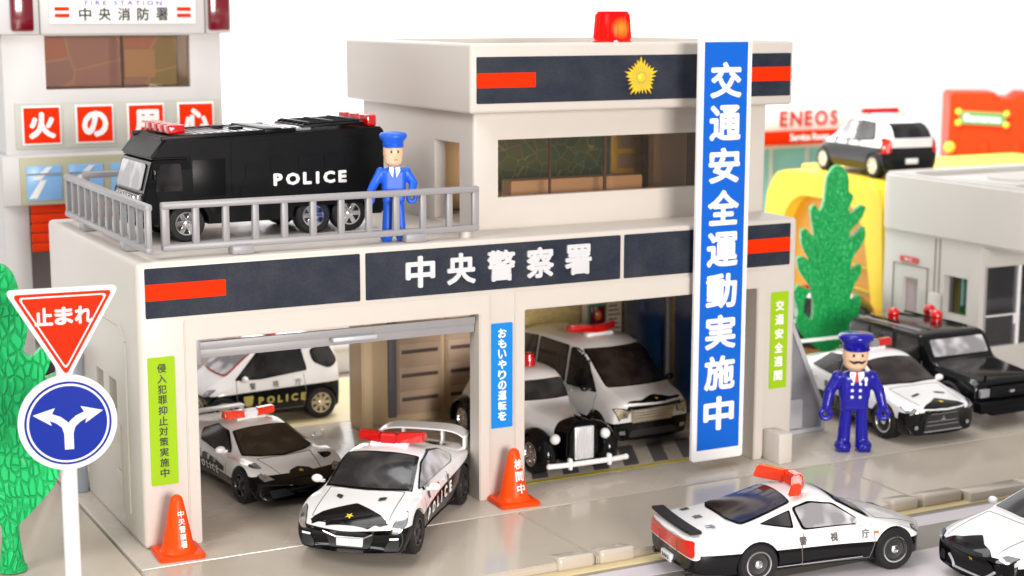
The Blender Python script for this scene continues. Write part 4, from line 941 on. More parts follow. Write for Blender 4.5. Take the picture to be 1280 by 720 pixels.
# ------------------------------------------------------------------ police station
def station():
    s = thing('police_station', 'cream plastic police station with two garage mouths, navy bands and an upper storey', 'toy building', (0, 0, 0))
    W, D, H = 19.25, 9.3, 7.0
    t = B(); box(t, 0, W, 0, D, 0, H, .12, 3); o = obj('ground_floor', t, 'cream', s)
    cut = []
    for a in ((.45, W - .45, .5, D - .35, -1, 6.3),    # inner space
              (1.33, 9.05, -1, .8, -1, 5.12), (10.26, 17.92, -1, .8, -1, 5.12),     # garage mouths
              (1.0, 9.1, D - 1, D + 1, -1, 5.2),      # open back of the left garage
              (-1, .8, 5.5, 8.5, -1, 4.1),            # side opening
              (-1, .8, 3.5, 4.25, 3.05, 3.75), (-1, .8, 2.2, 2.95, 2.85, 3.75)):
        c = B(); box(c, *a); cut.append(c)
    boolean(o, cut); o.data.shade_smooth(); o.data.set_sharp_from_angle(angle=R(35))
    # raised frames round the garage mouths
    def frame(x0, x1, zt, w=.3):
        t = B(); P = [(x0 - w, 0.0), (x0, 0.0), (x0, zt), (x1, zt), (x1, 0.0), (x1 + w, 0.0), (x1 + w, zt + .52), (x0 - w, zt + .52)]
        prism(t, P, 'y', -.06, .53, .025); return t
    obj('garage_frame', frame(1.40, 8.98, 5.05), 'cream', s)
    obj('garage_frame', frame(10.33, 17.85, 5.05), 'cream', s)
    # relief on the side wall
    t = B()
    for z in (1.0, 2.2): box(t, -.06, .02, 1.9, 2.3, z, z + .5, .03)
    for (y0, z0), (y1, z1) in (((4.6, 5.25), (1.7, 5.25)), ((1.7, 5.25), (1.2, 4.9)), ((1.2, 4.9), (1.2, .6))):
        rod(t, (0, y0, z0), (0, y1, z1), .05, 8)
    rod(t, (0, 5.2, 2.5), (0, 1.9, 2.5), .035, 8); rod(t, (0, 1.9, 2.5), (0, 1.9, .3), .035, 8)
    obj('wall_relief', t, 'cream', s)
    # shutter rolled up
    t = B(); x0, x1 = 1.42, 8.96
    box(t, x0, x1, .14, .24, 4.76, 4.96, .02); box(t, x0, x1, .20, .30, 4.54, 4.77, .02); box(t, x0, x0 + .12, .1, .4, 4.42, 5.03, .01)
    sh = obj('shutter', t, 'grey_plastic', s)
    t = B(); box(t, 4.9, 6.1, -.06, .18, 4.66, 4.78, .04); obj('handle', t, 'silver_plastic', sh)
    # interior: floor markings, lockers, boards
    t = B(); box(t, .5, W - .5, .55, D - .4, 6.0, 6.28); obj('ceiling', t, 'cream_in', s)
    t = B(); box(t, 9.12, W - .46, 8.85, 8.94, 0, 6); box(t, W - .52, W - .47, .6, 8.8, 0, 6); obj('lining', t, 'tan_texture', s)
    t = B(); box(t, 9.12, 14.3, 8.72, 8.84, 0, 6, .01); obj('tan_panel', t, 'cream_in', s)
    t = B(); prism(t, [(9.0, 0), (9.35, 0), (9.35, 6), (9.0, 6)], 'y', 8.0, 8.95, .05); obj('rear_post', t, 'cream_in', s)
    for x in (10.42, 12.12):
        t = B(); box(t, x, x + 1.55, 8.62, 8.74, .25, 4.9, .02, mi=0)
        for k in range(6):
            z = .3 + .76 * k; box(t, x + .05, x + 1.50, 8.57, 8.64, z + .03, z + .73, .02, mi=0); box(t, x + .15, x + 1.4, 8.55, 8.60, z + .40, z + .52, .01, mi=1)
        obj('locker', t, ['locker', 'dark_slot'], s)
    t = B(); box(t, 10.15, 10.4, 8.6, 8.75, .2, 4.8, .01); obj('locker_edge', t, 'stair_dark', s)
    t = B(); box(t, 17.15, 18.7, 8.66, 8.8, .8, 5.7, .01); nb = obj('notice_board', t, 'shelf', s)
    t = B(); box(t, 17.42, 18.0, 8.60, 8.67, 2.35, 3.15, .01); obj('poster', t, 'maroon_lens', nb)
    t = B(); box(t, 17.35, 18.07, 8.63, 8.68, 2.28, 3.22, .01); obj('poster_edge', t, 'poster_green', nb)
    t = B(); ball(t, (17.71, 8.58, 2.85), .17, (.8, .3, 1)); obj('poster_face', t, 'amber', nb)
    t = B()
    for k in range(9): box(t, 18.15, 18.6 - .06 * (k % 3), 8.62, 8.67, 1.9 + .15 * k, 1.95 + .15 * k)
    obj('notice_text', t, 'ink_soft', nb)
    for y in (2.9, 5.9):
        t = B(); box(t, W - .62, W - .53, y, y + 2.5, .3, 5.6, .02); pn = obj('wall_panel', t, 'wall_blue', s)
        t = B(); box(t, W - .68, W - .54, y - .16, y - .02, .1, 5.8, .02); box(t, W - .68, W - .54, y - .02, y + 2.55, 5.62, 5.75, .02); obj('panel_frame', t, 'stair_dark', pn)
    # bands on the front
    def band(x0, x1, z0, z1, y, nm='navy_sticker', th=.02):
        t = B(); prism(t, rounded([(x0, z0), (x1, z0), (x1, z1), (x0, z1)], .04), 'y', y - th, y + .01); return t
    b1 = obj('band', band(.2, 5.66, 5.66, 6.86, 0), 'navy_sticker', s)
    obj('red_stripe', band(.2, 2.17, 6.08, 6.48, -.02, th=.008), 'red_sticker', b1)
    b2 = obj('band', band(5.81, 13.28, 5.66, 6.86, 0), 'navy_sticker', s)
    F = lambda y0: (lambda cx, cz: lambda u, v, w: (cx + u, y0 - w, cz + v))
    flat_letters('lettering', char_row('中央警察署', -2.32, 2.32, .82, bold=.035, w=.82, res=3), b2, 'letter_silver', F(-.02)(9.62, 6.29), .05)
    obj('band', band(13.40, 15.9, 5.66, 6.86, 0), 'navy_sticker', s)
    b4 = obj('band', band(16.2, 18.98, 5.66, 6.86, 0), 'navy_sticker', s)
    obj('red_stripe', band(17.0, 18.98, 6.06, 6.46, -.02, th=.008), 'red_sticker', b4)
    # vertical notices on the pillars
    def notice(nm, x0, x1, z0, z1, m, txt, tm, ch, bold, top, bot, lab, y=0):
        o = obj(nm, band(x0, x1, z0, z1, y), m, s); o['label'] = lab
        flat_letters('lettering', char_row(txt, top - (z0 + z1) / 2, bot - (z0 + z1) / 2, ch, vertical=True, bold=bold, w=ch), o, tm, F(y - .02)((x0 + x1) / 2, (z0 + z1) / 2), .006)
    notice('notice_sticker', .2, .86, 1.58, 4.72, 'green_sticker', '侵入犯罪抑止対策実施中', 'ink', .215, .012, 4.45, 1.88, 'lime green notice with black characters on the left pillar')
    notice('notice_sticker', 9.35, 9.98, 1.92, 4.75, 'blue_sticker', 'おもいやりの運転を', 'letter_white', .25, .03, 4.48, 2.24, 'sky blue notice with white characters on the middle pillar')
    notice('notice_sticker', 18.37, 18.98, 2.04, 4.88, 'green_sticker', '交通安全週間', 'letter_white', .30, .03, 4.48, 2.42, 'lime green notice with white characters on the right pillar')
    # ---- upper storey
    t = B(); box(t, 9.66, 19.25, 1.65, 9.3, 6.95, 10.3, .08, 3); u = obj('upper_storey', t, 'cream', s); cut = []
    for a in ((10.0, 18.9, 2.0, 8.9, 7.12, 11), (10.4, 17.75, 1, 2.5, 7.86, 9.42), (9, 10.5, 2.5, 4.1, 7.1, 9.30)):
        c = B(); box(c, *a); cut.append(c)
    boolean(u, cut); u.data.shade_smooth(); u.data.set_sharp_from_angle(angle=R(35))
    t = B(); box(t, 10.38, 17.77, 1.88, 1.92, 7.84, 9.44); g = obj('window', t, 'smoke_pane', u)
    t = B(); box(t, 12.14, 12.20, 1.93, 1.99, 7.86, 9.42); box(t, 13.9, 13.98, 1.93, 1.99, 7.86, 9.42); box(t, 16.7, 16.78, 1.93, 1.99, 7.86, 9.42); obj('window_bar', t, 'dark_slot', g)
    t = B(); box(t, 10.05, 18.85, 5.2, 5.3, 7.15, 10.2); ub = obj('inner_wall', t, 'cream_in', u)
    t = B(); box(t, 12.2, 16.0, 5.1, 5.2, 7.6, 9.9, .01); mb = obj('map_board', t, 'green_map', u)
    t = B(); box(t, 16.05, 17.9, 5.08, 5.18, 7.3, 9.9, .01); lb = obj('picture_board', t, 'yellow_paint', u)
    t = B()
    for i in range(2):
        for k in range(4): box(t, 16.25 + i * .85, 16.85 + i * .85, 5.04, 5.09, 7.5 + .6 * k, 7.95 + .6 * k, .02)
    obj('small_picture', t, 'grey_plastic', lb)
    t = B(); box(t, 11.3, 15.6, 2.6, 3.2, 7.12, 8.18, .05); obj('desk', t, 'shelf', u)
    t = B(); prism(t, [(16.4, 7.15), (17.6, 7.15), (17.6, 10), (16.4, 10)], 'y', 3.2, 3.6, .05); obj('inner_post', t, 'cream', u)
    # fascia
    t = B(); box(t, 9.2, 19.62, .9, 9.5, 10.18, 12.0, .09, 3); fa = obj('fascia', t, 'cream', s)
    c = B(); box(c, 9.55, 19.27, 1.25, 9.15, 11.82, 12.5); boolean(fa, [c]); fa.data.shade_smooth(); fa.data.set_sharp_from_angle(angle=R(35))
    ub = obj('band', band(9.38, 19.5, 10.44, 11.66, .9), 'navy_sticker', fa)
    obj('red_stripe', band(9.38, 11.13, 10.85, 11.24, .88, th=.008), 'red_sticker', ub)
    obj('red_stripe', band(18.0, 19.5, 10.87, 11.27, .88, th=.008), 'red_sticker', ub)
    # gold chrysanthemum star of pointed rays
    t = B(); P = []
    for k in range(5):
        for j, (da, rr) in enumerate(((-24, .40), (-18, .44), (-12, .38), (-6, .50), (0, .40), (0, .54), (6, .42), (10, .50), (16, .38), (20, .44), (26, .38), (36, .30))):
            a = R(90 + 72 * k + da); P.append((14.4 + rr * .95 * math.cos(a), 11.05 + rr * .95 * math.sin(a)))
    P = []
    for k in range(25):
        tip = {0: .56, 1: .49, 4: .49, 2: .44, 3: .44}[k % 5]
        a = R(90 + 14.4 * k); P.append((14.4 + tip * math.cos(a), 11.05 + tip * math.sin(a)))
        a = R(90 + 14.4 * (k + .5)); q = tip * .70; P.append((14.4 + q * math.cos(a), 11.05 + q * math.sin(a)))
    prism(t, P, 'y', .83, .885); e = obj('emblem', t, 'gold', fa, smooth=False)
    t = B()
    for k in range(25):
        a = R(90 + 14.4 * (k + .5)); rod(t, (14.4 + .15 * math.cos(a), .825, 11.05 + .15 * math.sin(a)), (14.4 + .33 * math.cos(a), .825, 11.05 + .33 * math.sin(a)), .008, 4)
    lathe(t, [(.13, 0), (.15, .01), (.16, 0)], 24, 'y', (14.4, .83, 11.05)); obj('emblem_lines', t, 'gold_ink', e)
    t = B(); lathe(t, [(.12, .0), (.11, .04), (0, .07)], 24, 'y', (14.4, .835, 11.05)); obj('emblem_centre', t, 'gold', e)
    # beacon
    t = B(); cyl(t, (14.1, 1.9, 11.99), .56, .1, b=.02, seg=40); bs = obj('beacon_base', t, 'light_red', s)
    t = B(); lathe(t, [(.50, 12.03), (.52, 12.08), (.46, 12.78), (.42, 12.84), (0, 12.84)], 48, c=(14.1, 1.9, 0))
    for k in range(24): a = 2 * math.pi * k / 24; rod(t, (14.1 + .52 * math.cos(a), 1.9 + .52 * math.sin(a), 12.1), (14.1 + .465 * math.cos(a), 1.9 + .465 * math.sin(a), 12.76), .018, 6)
    bc = obj('beacon', t, 'beacon_lit', s)
    # mounting pin on the roof and small block
    t = B(); cyl(t, (8.9, .62, 7.08), .16, .22, b=.03); obj('roof_pin', t, 'cream', s)
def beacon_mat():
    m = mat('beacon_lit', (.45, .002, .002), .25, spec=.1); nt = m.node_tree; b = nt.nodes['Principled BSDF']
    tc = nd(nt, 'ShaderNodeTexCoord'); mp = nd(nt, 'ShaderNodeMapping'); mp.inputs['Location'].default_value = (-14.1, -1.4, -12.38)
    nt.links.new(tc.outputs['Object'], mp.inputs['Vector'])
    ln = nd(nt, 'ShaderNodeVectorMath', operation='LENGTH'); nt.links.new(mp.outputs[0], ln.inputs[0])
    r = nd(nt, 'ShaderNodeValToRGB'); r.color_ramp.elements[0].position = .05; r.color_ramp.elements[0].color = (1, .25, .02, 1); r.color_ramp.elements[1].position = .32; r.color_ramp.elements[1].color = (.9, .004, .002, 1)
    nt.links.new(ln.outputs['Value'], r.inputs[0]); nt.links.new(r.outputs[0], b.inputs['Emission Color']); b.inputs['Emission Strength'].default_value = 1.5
beacon_mat()
station()

# small cream block standing at the foot of the right pillar
t = B(); box(t, 18.2, 18.66, -.82, .0 - .02, 0, .88, .03); tag(obj('stop_block', t, 'cream', None), 'small cream block at the foot of the right pillar', 'block')

# ------------------------------------------------------------------ roof railings
def railing(x0, x1, n, clips, label, loc, rz, h=1.2, group='grey railings round the roof deck'):
    r = thing('roof_railing', label, 'railing', loc, rz, group); L = x1 - x0
    t = B(); box(t, 0, L, -.10, .10, h - .17, h, .05); obj('top_rail', t, 'grey_plastic', r)
    t = B(); box(t, 0, L, -.10, .10, 0, .17, .05); obj('bottom_rail', t, 'grey_plastic', r)
    for k in range(n + 1):
        x = .1 + (L - .2) * k / n; w = .10 if k in (0, n) else .085
        t = B(); box(t, x - w, x + w, -.07, .07, .1, h - .1, .03); obj('post', t, 'grey_plastic', r)
    for c in clips:
        t = B(); box(t, c - .28, c + .28, -.26, .12, -.17, .06, .05); obj('clip', t, 'grey_plastic', r)
    return r
railing(0, 8.45, 11, (1.95, 6.55), 'long grey railing on the front roof edge, a policeman in blue behind it', (.78, .5, 7.17), 0, 1.18)
railing(0, 8.3, 11, (2.1, 6.3), 'grey railing along the left roof edge, running away from the photo', (.4, .15, 7.17), R(90), 1.18)
railing(0, 8.2, 5, (2.0, 6.0), 'grey railing on the back roof edge behind the black truck', (.9, 8.75, 7.17), 0, 1.18)

# ------------------------------------------------------------------ banner
def banner():
    b = thing('banner', 'tall blue vertical banner with nine white characters before the station front', 'banner', (16.34, -.34, .30))
    ang = 0.0
    w, h = .87, 11.84
    def tilt(t): t.transform(Matrix.Rotation(-ang, 4, 'X')); return t
    t = B(); prism(t, rounded([(-w, 0), (w, 0), (w + .0, h), (-w, h)], .1), 'y', -.07, .07, .02); obj('board', tilt(t), 'white_plastic', b)
    t = B(); prism(t, rounded([(-w + .16, .32), (w - .16, .32), (w - .16, h - .12), (-w + .16, h - .12)], .02), 'y', -.082, -.069); f = obj('blue_field', tilt(t), 'banner_blue', b)
    V, F = char_row('交通安全運動実施中', h - 1.15, 1.35, .98, vertical=True, bold=.034, w=1.04, res=3)
    mt = Matrix.Rotation(-ang, 4, 'X')
    flat_letters('lettering', (V, F), f, 'letter_white', lambda u, v, w_: tuple(mt @ Vector((u, -.083 - w_, v))), .006)
    t = B(); box(t, -.2, .2, .06, .5, 6.55, 6.75, .02); obj('hook', t, 'white_plastic', b)
banner()

# ------------------------------------------------------------------ traffic cones
def cone(loc, rz, txt, label, bot):
    c = thing('traffic_cone', label, 'cone', loc, rz, 'orange traffic cones')
    t = B(); prism(t, rounded([(-.56, -.56), (.56, -.56), (.56, .56), (-.56, .56)], .12), 'z', 0, .12, .03); obj('base', t, 'cone_orange', c)
    t = B(); lathe(t, [(.46, .10), (.40, .18), (.36, .3), (.155, 1.34), (.13, 1.42), (.07, 1.47), (0, 1.48)], 40); o = obj('cone_body', t, 'cone_orange', c)
    hw = .21
    V, F = char_row(txt, 1.10 if len(txt) == 3 else 1.06, .46 if len(txt) == 3 else .34, .25 if len(txt) == 3 else .16, vertical=True, bold=.02 if len(txt) == 3 else .015)
    def rr(z): return .36 + (.155 - .36) * (z - .3) / 1.04
    def fr(u, v, w):
        r = rr(v) + .012 + w; a = u / r + R(-90 + 12); return (r * math.cos(a), r * math.sin(a), v)
    flat_letters('lettering', (V, F), o, 'letter_white', fr, .004)
cone((.62, -.62, 0), R(-4), '中央警察署', 'orange cone with five white characters at the foot of the left pillar', 0)
cone((9.72, -.58, 0), R(-4), '検問中', 'orange cone with three larger white characters at the foot of the middle pillar', 0)

# ------------------------------------------------------------------ road sign
def sign():
    s = thing('road_sign', 'white post with red stop triangle above a round blue arrow sign, in the left foreground', 'road sign', (-2.62, -4.0, -.02), R(-6))
    t = B(); rod(t, (0, .0, 0), (0, 0, 6.6), .17, 20); obj('post', t, 'white_plastic', s)
    t = B(); cyl(t, (0, 0, .06), .6, .12, b=.03); obj('base', t, 'white_plastic', s)
    cz = 4.46; r = .95
    t = B(); cyl(t, (0, -.20, cz), 1.00, .16, 'y', seg=64, b=.03); d = obj('arrow_disc', t, 'white_plastic', s)
    t = B(); cyl(t, (0, -.287, cz), .88, .02, 'y', seg=64); obj('blue_ring', t, 'sign_blue', d)
    t = B(); cyl(t, (0, -.292, cz), .83, .02, 'y', seg=64); obj('white_ring', t, 'white_plastic', d)
    t = B(); cyl(t, (0, -.297, cz), .79, .02, 'y', seg=64); obj('blue_field', t, 'sign_blue', d)
    # forked arrow
    def arrow_half(sg):
        P = [(0, -.55), (.09, -.55), (.09, -.22), (.13, -.08), (.24, .02), (.38, .09), (.34, -.02), (.70, .22), (.26, .34), (.33, .22), (.16, .15), (.03, .04), (0, 0)]
        return [(sg * x, z) for x, z in P]
    t = B()
    for sg in (1, -1):
        P = arrow_half(sg); prism(t, [(x, z + cz - .0) for x, z in (P if sg == 1 else P[::-1])], 'y', -.316, -.306)
    obj('forked_arrow', t, 'letter_white', d, smooth=False)
    # triangle
    top = 7.28; half = 1.14; bot = 5.30
    def tri(k):
        cx, cz_ = 0, top - .66
        P = [(-half, top), (0, bot), (half, top)]
        return [(x * k, cz_ + (z - cz_) * k) for x, z in P]
    t = B(); prism(t, rounded(tri(1.0), .16, 5), 'y', -.28, -.12, .03); T = obj('triangle', t, 'white_plastic', s)
    t = B(); prism(t, rounded(tri(.88), .12, 5), 'y', -.292, -.279); obj('red_field', t, 'sign_red', T)
    t = B(); prism(t, rounded(tri(.78), .1, 5), 'y', -.297, -.285); obj('white_line', t, 'letter_white', T)
    t = B(); prism(t, rounded(tri(.74), .09, 5), 'y', -.302, -.290); obj('red_centre', t, 'sign_red', T)
    flat_letters('lettering', char_row('止まれ', -.40, .40, .36, bold=.03, w=.36, res=4), T, 'letter_white', lambda u, v, w: (u, -.302 - w, 6.72 + v), .008)
    t = B(); box(t, -.1, .1, -.2, -.06, 5.2, 5.6, .02); obj('clamp', t, 'white_plastic', s)
sign()

# ------------------------------------------------------------------ toy trees (flat moulded plastic)
def tree(name, label, loc, rz, outline, m, trunk, trunk_w=.14, hole=None, base=.5):
    r = thing(name, label, 'toy tree', loc, rz, 'green toy trees')
    t = B(); P = rounded(outline, .22, 4)
    prism(t, P, 'y', -.20, .20, .085, 3); cr = obj('crown', t, m, r, angle=60)
    if hole:
        c = B(); prism(c, rounded(hole, .15, 3), 'y', -1, 1); boolean(cr, [c]); cr.data.shade_smooth(); cr.data.set_sharp_from_angle(angle=R(50))
    t = B(); lathe(t, [(trunk_w * 1.6, 0), (trunk_w * 1.35, .25), (trunk_w, .8), (trunk_w, trunk), (trunk_w * .5, trunk + .2)], 16); obj('trunk', t, m, r)
    t = B(); lathe(t, [(0, 0), (base, 0), (base, .08), (base * .6, .18), (trunk_w, .24)], 24); obj('base', t, m, r)
oL = [(0, .95), (.45, 1.35), (1.05, 2.0), (1.25, 2.6), (1.22, 3.05), (1.0, 3.12), (.72, 2.85), (.60, 3.05), (.62, 3.55), (.85, 3.9), (1.32, 4.25), (1.38, 4.55), (1.15, 4.62), (.85, 4.45), (1.05, 4.85), (1.12, 5.2), (.92, 5.28), (.62, 5.0), (.45, 5.15), (.60, 5.6), (.58, 6.1), (.40, 6.0),
      (.45, 6.6), (.30, 7.05), (0, 7.25), (-.3, 7.0), (-.4, 6.4), (-.8, 6.0), (-.6, 5.4), (-1.1, 5.0), (-.9, 4.4), (-1.4, 3.9), (-1.0, 3.3), (-1.4, 2.7), (-1.0, 1.9), (-.4, 1.3)]
tree('toy_tree', 'bright green toy tree of flat leaf cells cut by the left photo edge', (-3.12, .1, 0), R(-12), oL, 'tree_green', 1.3, trunk_w=.2, base=.34)
oR = [(0, 1.35), (.45, 1.8), (.95, 2.45), (1.22, 2.9), (1.30, 3.7), (1.12, 3.72), (.92, 3.45), (.82, 3.6), (1.0, 4.1), (1.28, 4.55), (1.25, 4.9), (1.0, 4.75), (.78, 4.6), (.85, 5.1), (1.2, 5.5), (1.42, 5.95), (1.3, 6.35), (1.0, 6.0), (.72, 5.8), (.72, 6.1), (1.2, 6.55), (1.38, 7.0), (1.15, 7.05), (.72, 6.7), (.62, 6.9),
      (.85, 7.4), (.6, 7.55), (.62, 8.1), (.30, 8.5), (-.05, 8.5), (-.32, 8.1), (-.38, 7.3), (-.55, 6.75), (-.8, 7.1), (-1.0, 6.9), (-.85, 6.2), (-.75, 5.8), (-1.15, 6.2), (-1.35, 6.1), (-1.3, 5.5), (-.85, 4.9), (-1.2, 5.15), (-1.5, 5.1), (-1.4, 4.6), (-.95, 4.1), (-.75, 3.85), (-1.1, 3.95), (-1.45, 4.1), (-1.62, 3.7), (-1.35, 3.2), (-1.45, 2.6), (-1.1, 2.1), (-.5, 1.7)]
oR = [(x * .84, .55 + (z - 1.35) * .965) for x, z in oR]
tree('toy_tree', 'dark green flat toy tree with jagged edge standing behind the moustached chief', (27.3, 8.5, 0), R(-27), oR, 'tree_dark', .9, hole=[(-.98, 2.2), (-.62, 1.85), (-.60, 2.5), (-.70, 3.0), (-.90, 2.75)])
# ------------------------------------------------------------------ toy policemen
def remeshed(name, bm, mats, parent, voxel=.035, smooth_it=6):
    o = obj(name, bm, mats, parent)
    md = o.modifiers.new('r', 'REMESH'); md.mode = 'VOXEL'; md.voxel_size = voxel
    m2 = o.modifiers.new('s', 'SMOOTH'); m2.iterations = smooth_it; m2.factor = .5
    new = evaluated(o); o.modifiers.clear(); o.data = new
    new.materials.clear()
    for m in mats: new.materials.append(M[m])
    new.shade_smooth(); return o
def claw(t, c, r, rot, sd):
    """C-shaped gripping hand: thumb and joined finger arc"""
    n = 12; pv = None
    for k in range(n + 1):
        a = R(-40 - rot + 260 * k / n); p = Vector((c[0] + sd * r * math.cos(a), c[1] - .05 + .04 * math.sin(a), c[2] + r * math.sin(a)))
        if pv is not None: rod(t, pv, p, .075, 10)
        ball(t, p, .078, seg=10); pv = p
def policeman(label, loc, rz, s, suit, pose, slim=1):
    p = thing('person', label, 'toy figure', loc, rz)
    p.scale = (slim, slim, 1)
    k = s; t = B()
    # legs with boots
    for sd in (1, -1):
        rod(t, (sd * .28 * k, 0, .22 * k), (sd * .22 * k, 0, 1.42 * k), .20 * k, 16, .17 * k)
        ball(t, (sd * .31 * k, -.06 * k, .17 * k), .26 * k, (1.0, 1.3, .68))
        box(t, min(sd * .31 * k - .2 * k, 9), sd * .31 * k + .2 * k, -.32 * k, .2 * k, 0, .13 * k, .05 * k)
    box(t, -.42 * k, .42 * k, -.24 * k, .24 * k, 1.25 * k, 1.75 * k, .12 * k, 3)
    box(t, -.46 * k, .46 * k, -.27 * k, .27 * k, 1.55 * k, 2.42 * k, .16 * k, 3)
    ball(t, (0, 0, 2.30 * k), .40 * k, (1.05, .6, .45))
    hands = []
    for sd in (1, -1):
        if pose == 'stand': e, h = (sd * .74 * k, -.02 * k, 1.85 * k), (sd * .86 * k, -.12 * k, 1.32 * k)
        else: e, h = (sd * .76 * k, -.1 * k, 1.92 * k), ((.66 * k if sd == 1 else -.98 * k), -.28 * k, 1.62 * k)
        sh = (sd * .50 * k, 0, 2.26 * k)
        ball(t, sh, .20 * k); rod(t, sh, e, .185 * k, 14, .165 * k); ball(t, e, .17 * k); rod(t, e, h, .165 * k, 14, .14 * k)
        hands.append((h, sd))
    ne = len(t.verts)
    rod(t, (0, 0, 2.35 * k), (0, 0, 2.65 * k), .17 * k, 16)
    # head: rounded tapered block with nose and ears
    lathe(t, [(0, 2.50 * k), (.26 * k, 2.52 * k), (.34 * k, 2.62 * k), (.385 * k, 2.95 * k), (.39 * k, 3.15 * k), (0, 3.15 * k)], 28)
    for sd in (1, -1): ball(t, (sd * .36 * k, 0, 2.90 * k), .07 * k, (.6, .8, 1))
    ball(t, (0, -.385 * k, 2.86 * k), .055 * k, (.8, .9, 1.1))
    for h, sd in hands:
        c = (h[0], h[1] - .02 * k, h[2] - .16 * k)
        n = 10; pv = None      # fingers curl forward, thumb closes from the inner side
        for j in range(n + 1):
            a = R(100 + 290 * j / n); q = Vector((c[0] + sd * .15 * k * math.cos(a), c[1], c[2] + .15 * k * math.sin(a)))
            if pv is not None: rod(t, pv, q, .085 * k, 8)
            ball(t, q, .088 * k, seg=8); pv = q
    o = remeshed('body', t, [suit, 'skin'], p, .034 * k, 5)
    b = B(); b.from_mesh(o.data)
    bmesh.ops.bisect_plane(b, geom=b.verts[:] + b.edges[:] + b.faces[:], plane_co=(0, 0, 2.47 * k), plane_no=(0, 0, 1), dist=1e-5)
    for f in b.faces: f.material_index = 1 if f.calc_center_median().z > 2.47 * k else 0
    b.to_mesh(o.data); b.free(); o.data.shade_smooth()
    # cap
    t = B(); lathe(t, [(0, 3.10 * k), (.38 * k, 3.10 * k), (.40 * k, 3.20 * k), (.40 * k, 3.30 * k), (.52 * k, 3.42 * k), (.54 * k, 3.50 * k), (.48 * k, 3.58 * k), (.2 * k, 3.62 * k), (0, 3.62 * k)], 40)
    cap = obj('cap', t, suit, p, 60)
    t = B(); prism(t, [(.40 * k * math.cos(R(a)), .40 * k * math.sin(R(a))) for a in range(200, 341, 10)] + [(.36 * k, -.30 * k), (.25 * k, -.50 * k), (0, -.60 * k), (-.25 * k, -.50 * k), (-.36 * k, -.30 * k)][::1], 'z', 3.12 * k, 3.18 * k, .01)
    obj('visor', t, suit, cap)
    # face
    for sd in (1, -1):
        t = B(); ball(t, (sd * .13 * k, -.372 * k, 2.98 * k), .035 * k, (1, .5, 1.4)); obj('eye', t, 'ink', p)
    if pose == 'stand':
        for sd in (1, -1):
            t = B(); rod(t, (0, -.405 * k, 2.80 * k), (sd * .12 * k, -.39 * k, 2.76 * k), .035 * k, 8, .04 * k); rod(t, (sd * .12 * k, -.39 * k, 2.76 * k), (sd * .25 * k, -.31 * k, 2.82 * k), .04 * k, 8, .01 * k); obj('moustache', t, 'ink', p)
            t = B()
            for j in range(3): ball(t, (sd * .12 * k, -.275 * k, (2.10 - .2 * j) * k), .05 * k, (1, .5, 1), 10)
            obj('buttons', t, 'white_plastic', p)
        t = B(); prism(t, [(-.08 * k, 2.46 * k), (.08 * k, 2.46 * k), (.06 * k, 2.2 * k), (0, 2.14 * k), (-.06 * k, 2.2 * k)], 'y', -.30 * k, -.27 * k); obj('tie', t, 'tie_red', p)
        t = B(); ball(t, (.28 * k, -.275 * k, 2.24 * k), .06 * k, (1, .5, 1.3)); box(t, .25 * k, .31 * k, -.29 * k, -.27 * k, 2.05 * k, 2.2 * k); obj('badge', t, 'white_plastic', p)
    else:
        t = B(); box(t, -.02 * k, .12 * k, -.385 * k, -.35 * k, 2.70 * k, 2.73 * k); obj('mouth', t, 'tie_red', p)
        t = B(); box(t, -.44 * k, .44 * k, -.29 * k, -.26 * k, 1.56 * k, 1.66 * k); obj('belt', t, 'white_plastic', p)
    for sd in (1, -1):
        t = B(); prism(t, [(sd * .03 * k, 2.46 * k), (sd * .20 * k, 2.48 * k), (sd * .22 * k, 2.36 * k), (sd * .07 * k, 2.12 * k)], 'y', -.31 * k, -.255 * k); obj('collar', t, 'letter_white', p)
    if pose != 'stand':
        t = B(); prism(t, [(-.06 * k, 2.44 * k), (.06 * k, 2.44 * k), (.03 * k, 2.1 * k), (-.03 * k, 2.1 * k)], 'y', -.30 * k, -.26 * k); obj('tie', t, suit, p)
policeman('moustached police chief in dark blue coat with white buttons and red tie', (21.1, -.52, 0), R(-27), .985, 'chief_blue', 'stand')
policeman('slim policeman in light blue uniform and cap standing at the roof railing beside the truck', (6.98, .86, 7.0), R(-14), .775, 'police_blue', 'rail', .86)

# ------------------------------------------------------------------ side staircase
def stairs():
    s = thing('staircase', 'silver grey plastic staircase against the right wall of the station', 'staircase', (0, 0, 0))
    P = [(19.30, 0), (21.85, 0), (21.85, .75), (19.45, 5.9), (19.30, 5.9)]
    I = [(19.38, .14), (21.70, .14), (21.70, .70), (19.45, 5.5), (19.38, 5.5)]
    for y in (1.72, 3.5):
        t = B(); prism(t, P, 'y', y, y + .16, .03); o = obj('stringer', t, 'silver_plastic', s); c = B(); prism(c, I, 'y', y - .5, y + .5); boolean(o, [c])
        o.data.shade_smooth(); o.data.set_sharp_from_angle(angle=R(30))
    t = B(); prism(t, I, 'y', 1.86, 1.92); obj('inner_panel', t, 'stair_grey', s)
    for k in range(5):
        x1 = 21.3 - .44 * k
        t = B(); box(t, 19.35, x1, 1.93, 3.5, .1 + .98 * k, .98 * (k + 1) + .12, .04); st_ = obj('step', t, 'silver_plastic', s)
        t = B(); box(t, 19.4, x1 - .28, 1.78, 1.88, .98 * k + .16, .98 * (k + 1) + .10, .03); obj('step_end', t, 'silver_plastic', st_)
    return s
stairs()

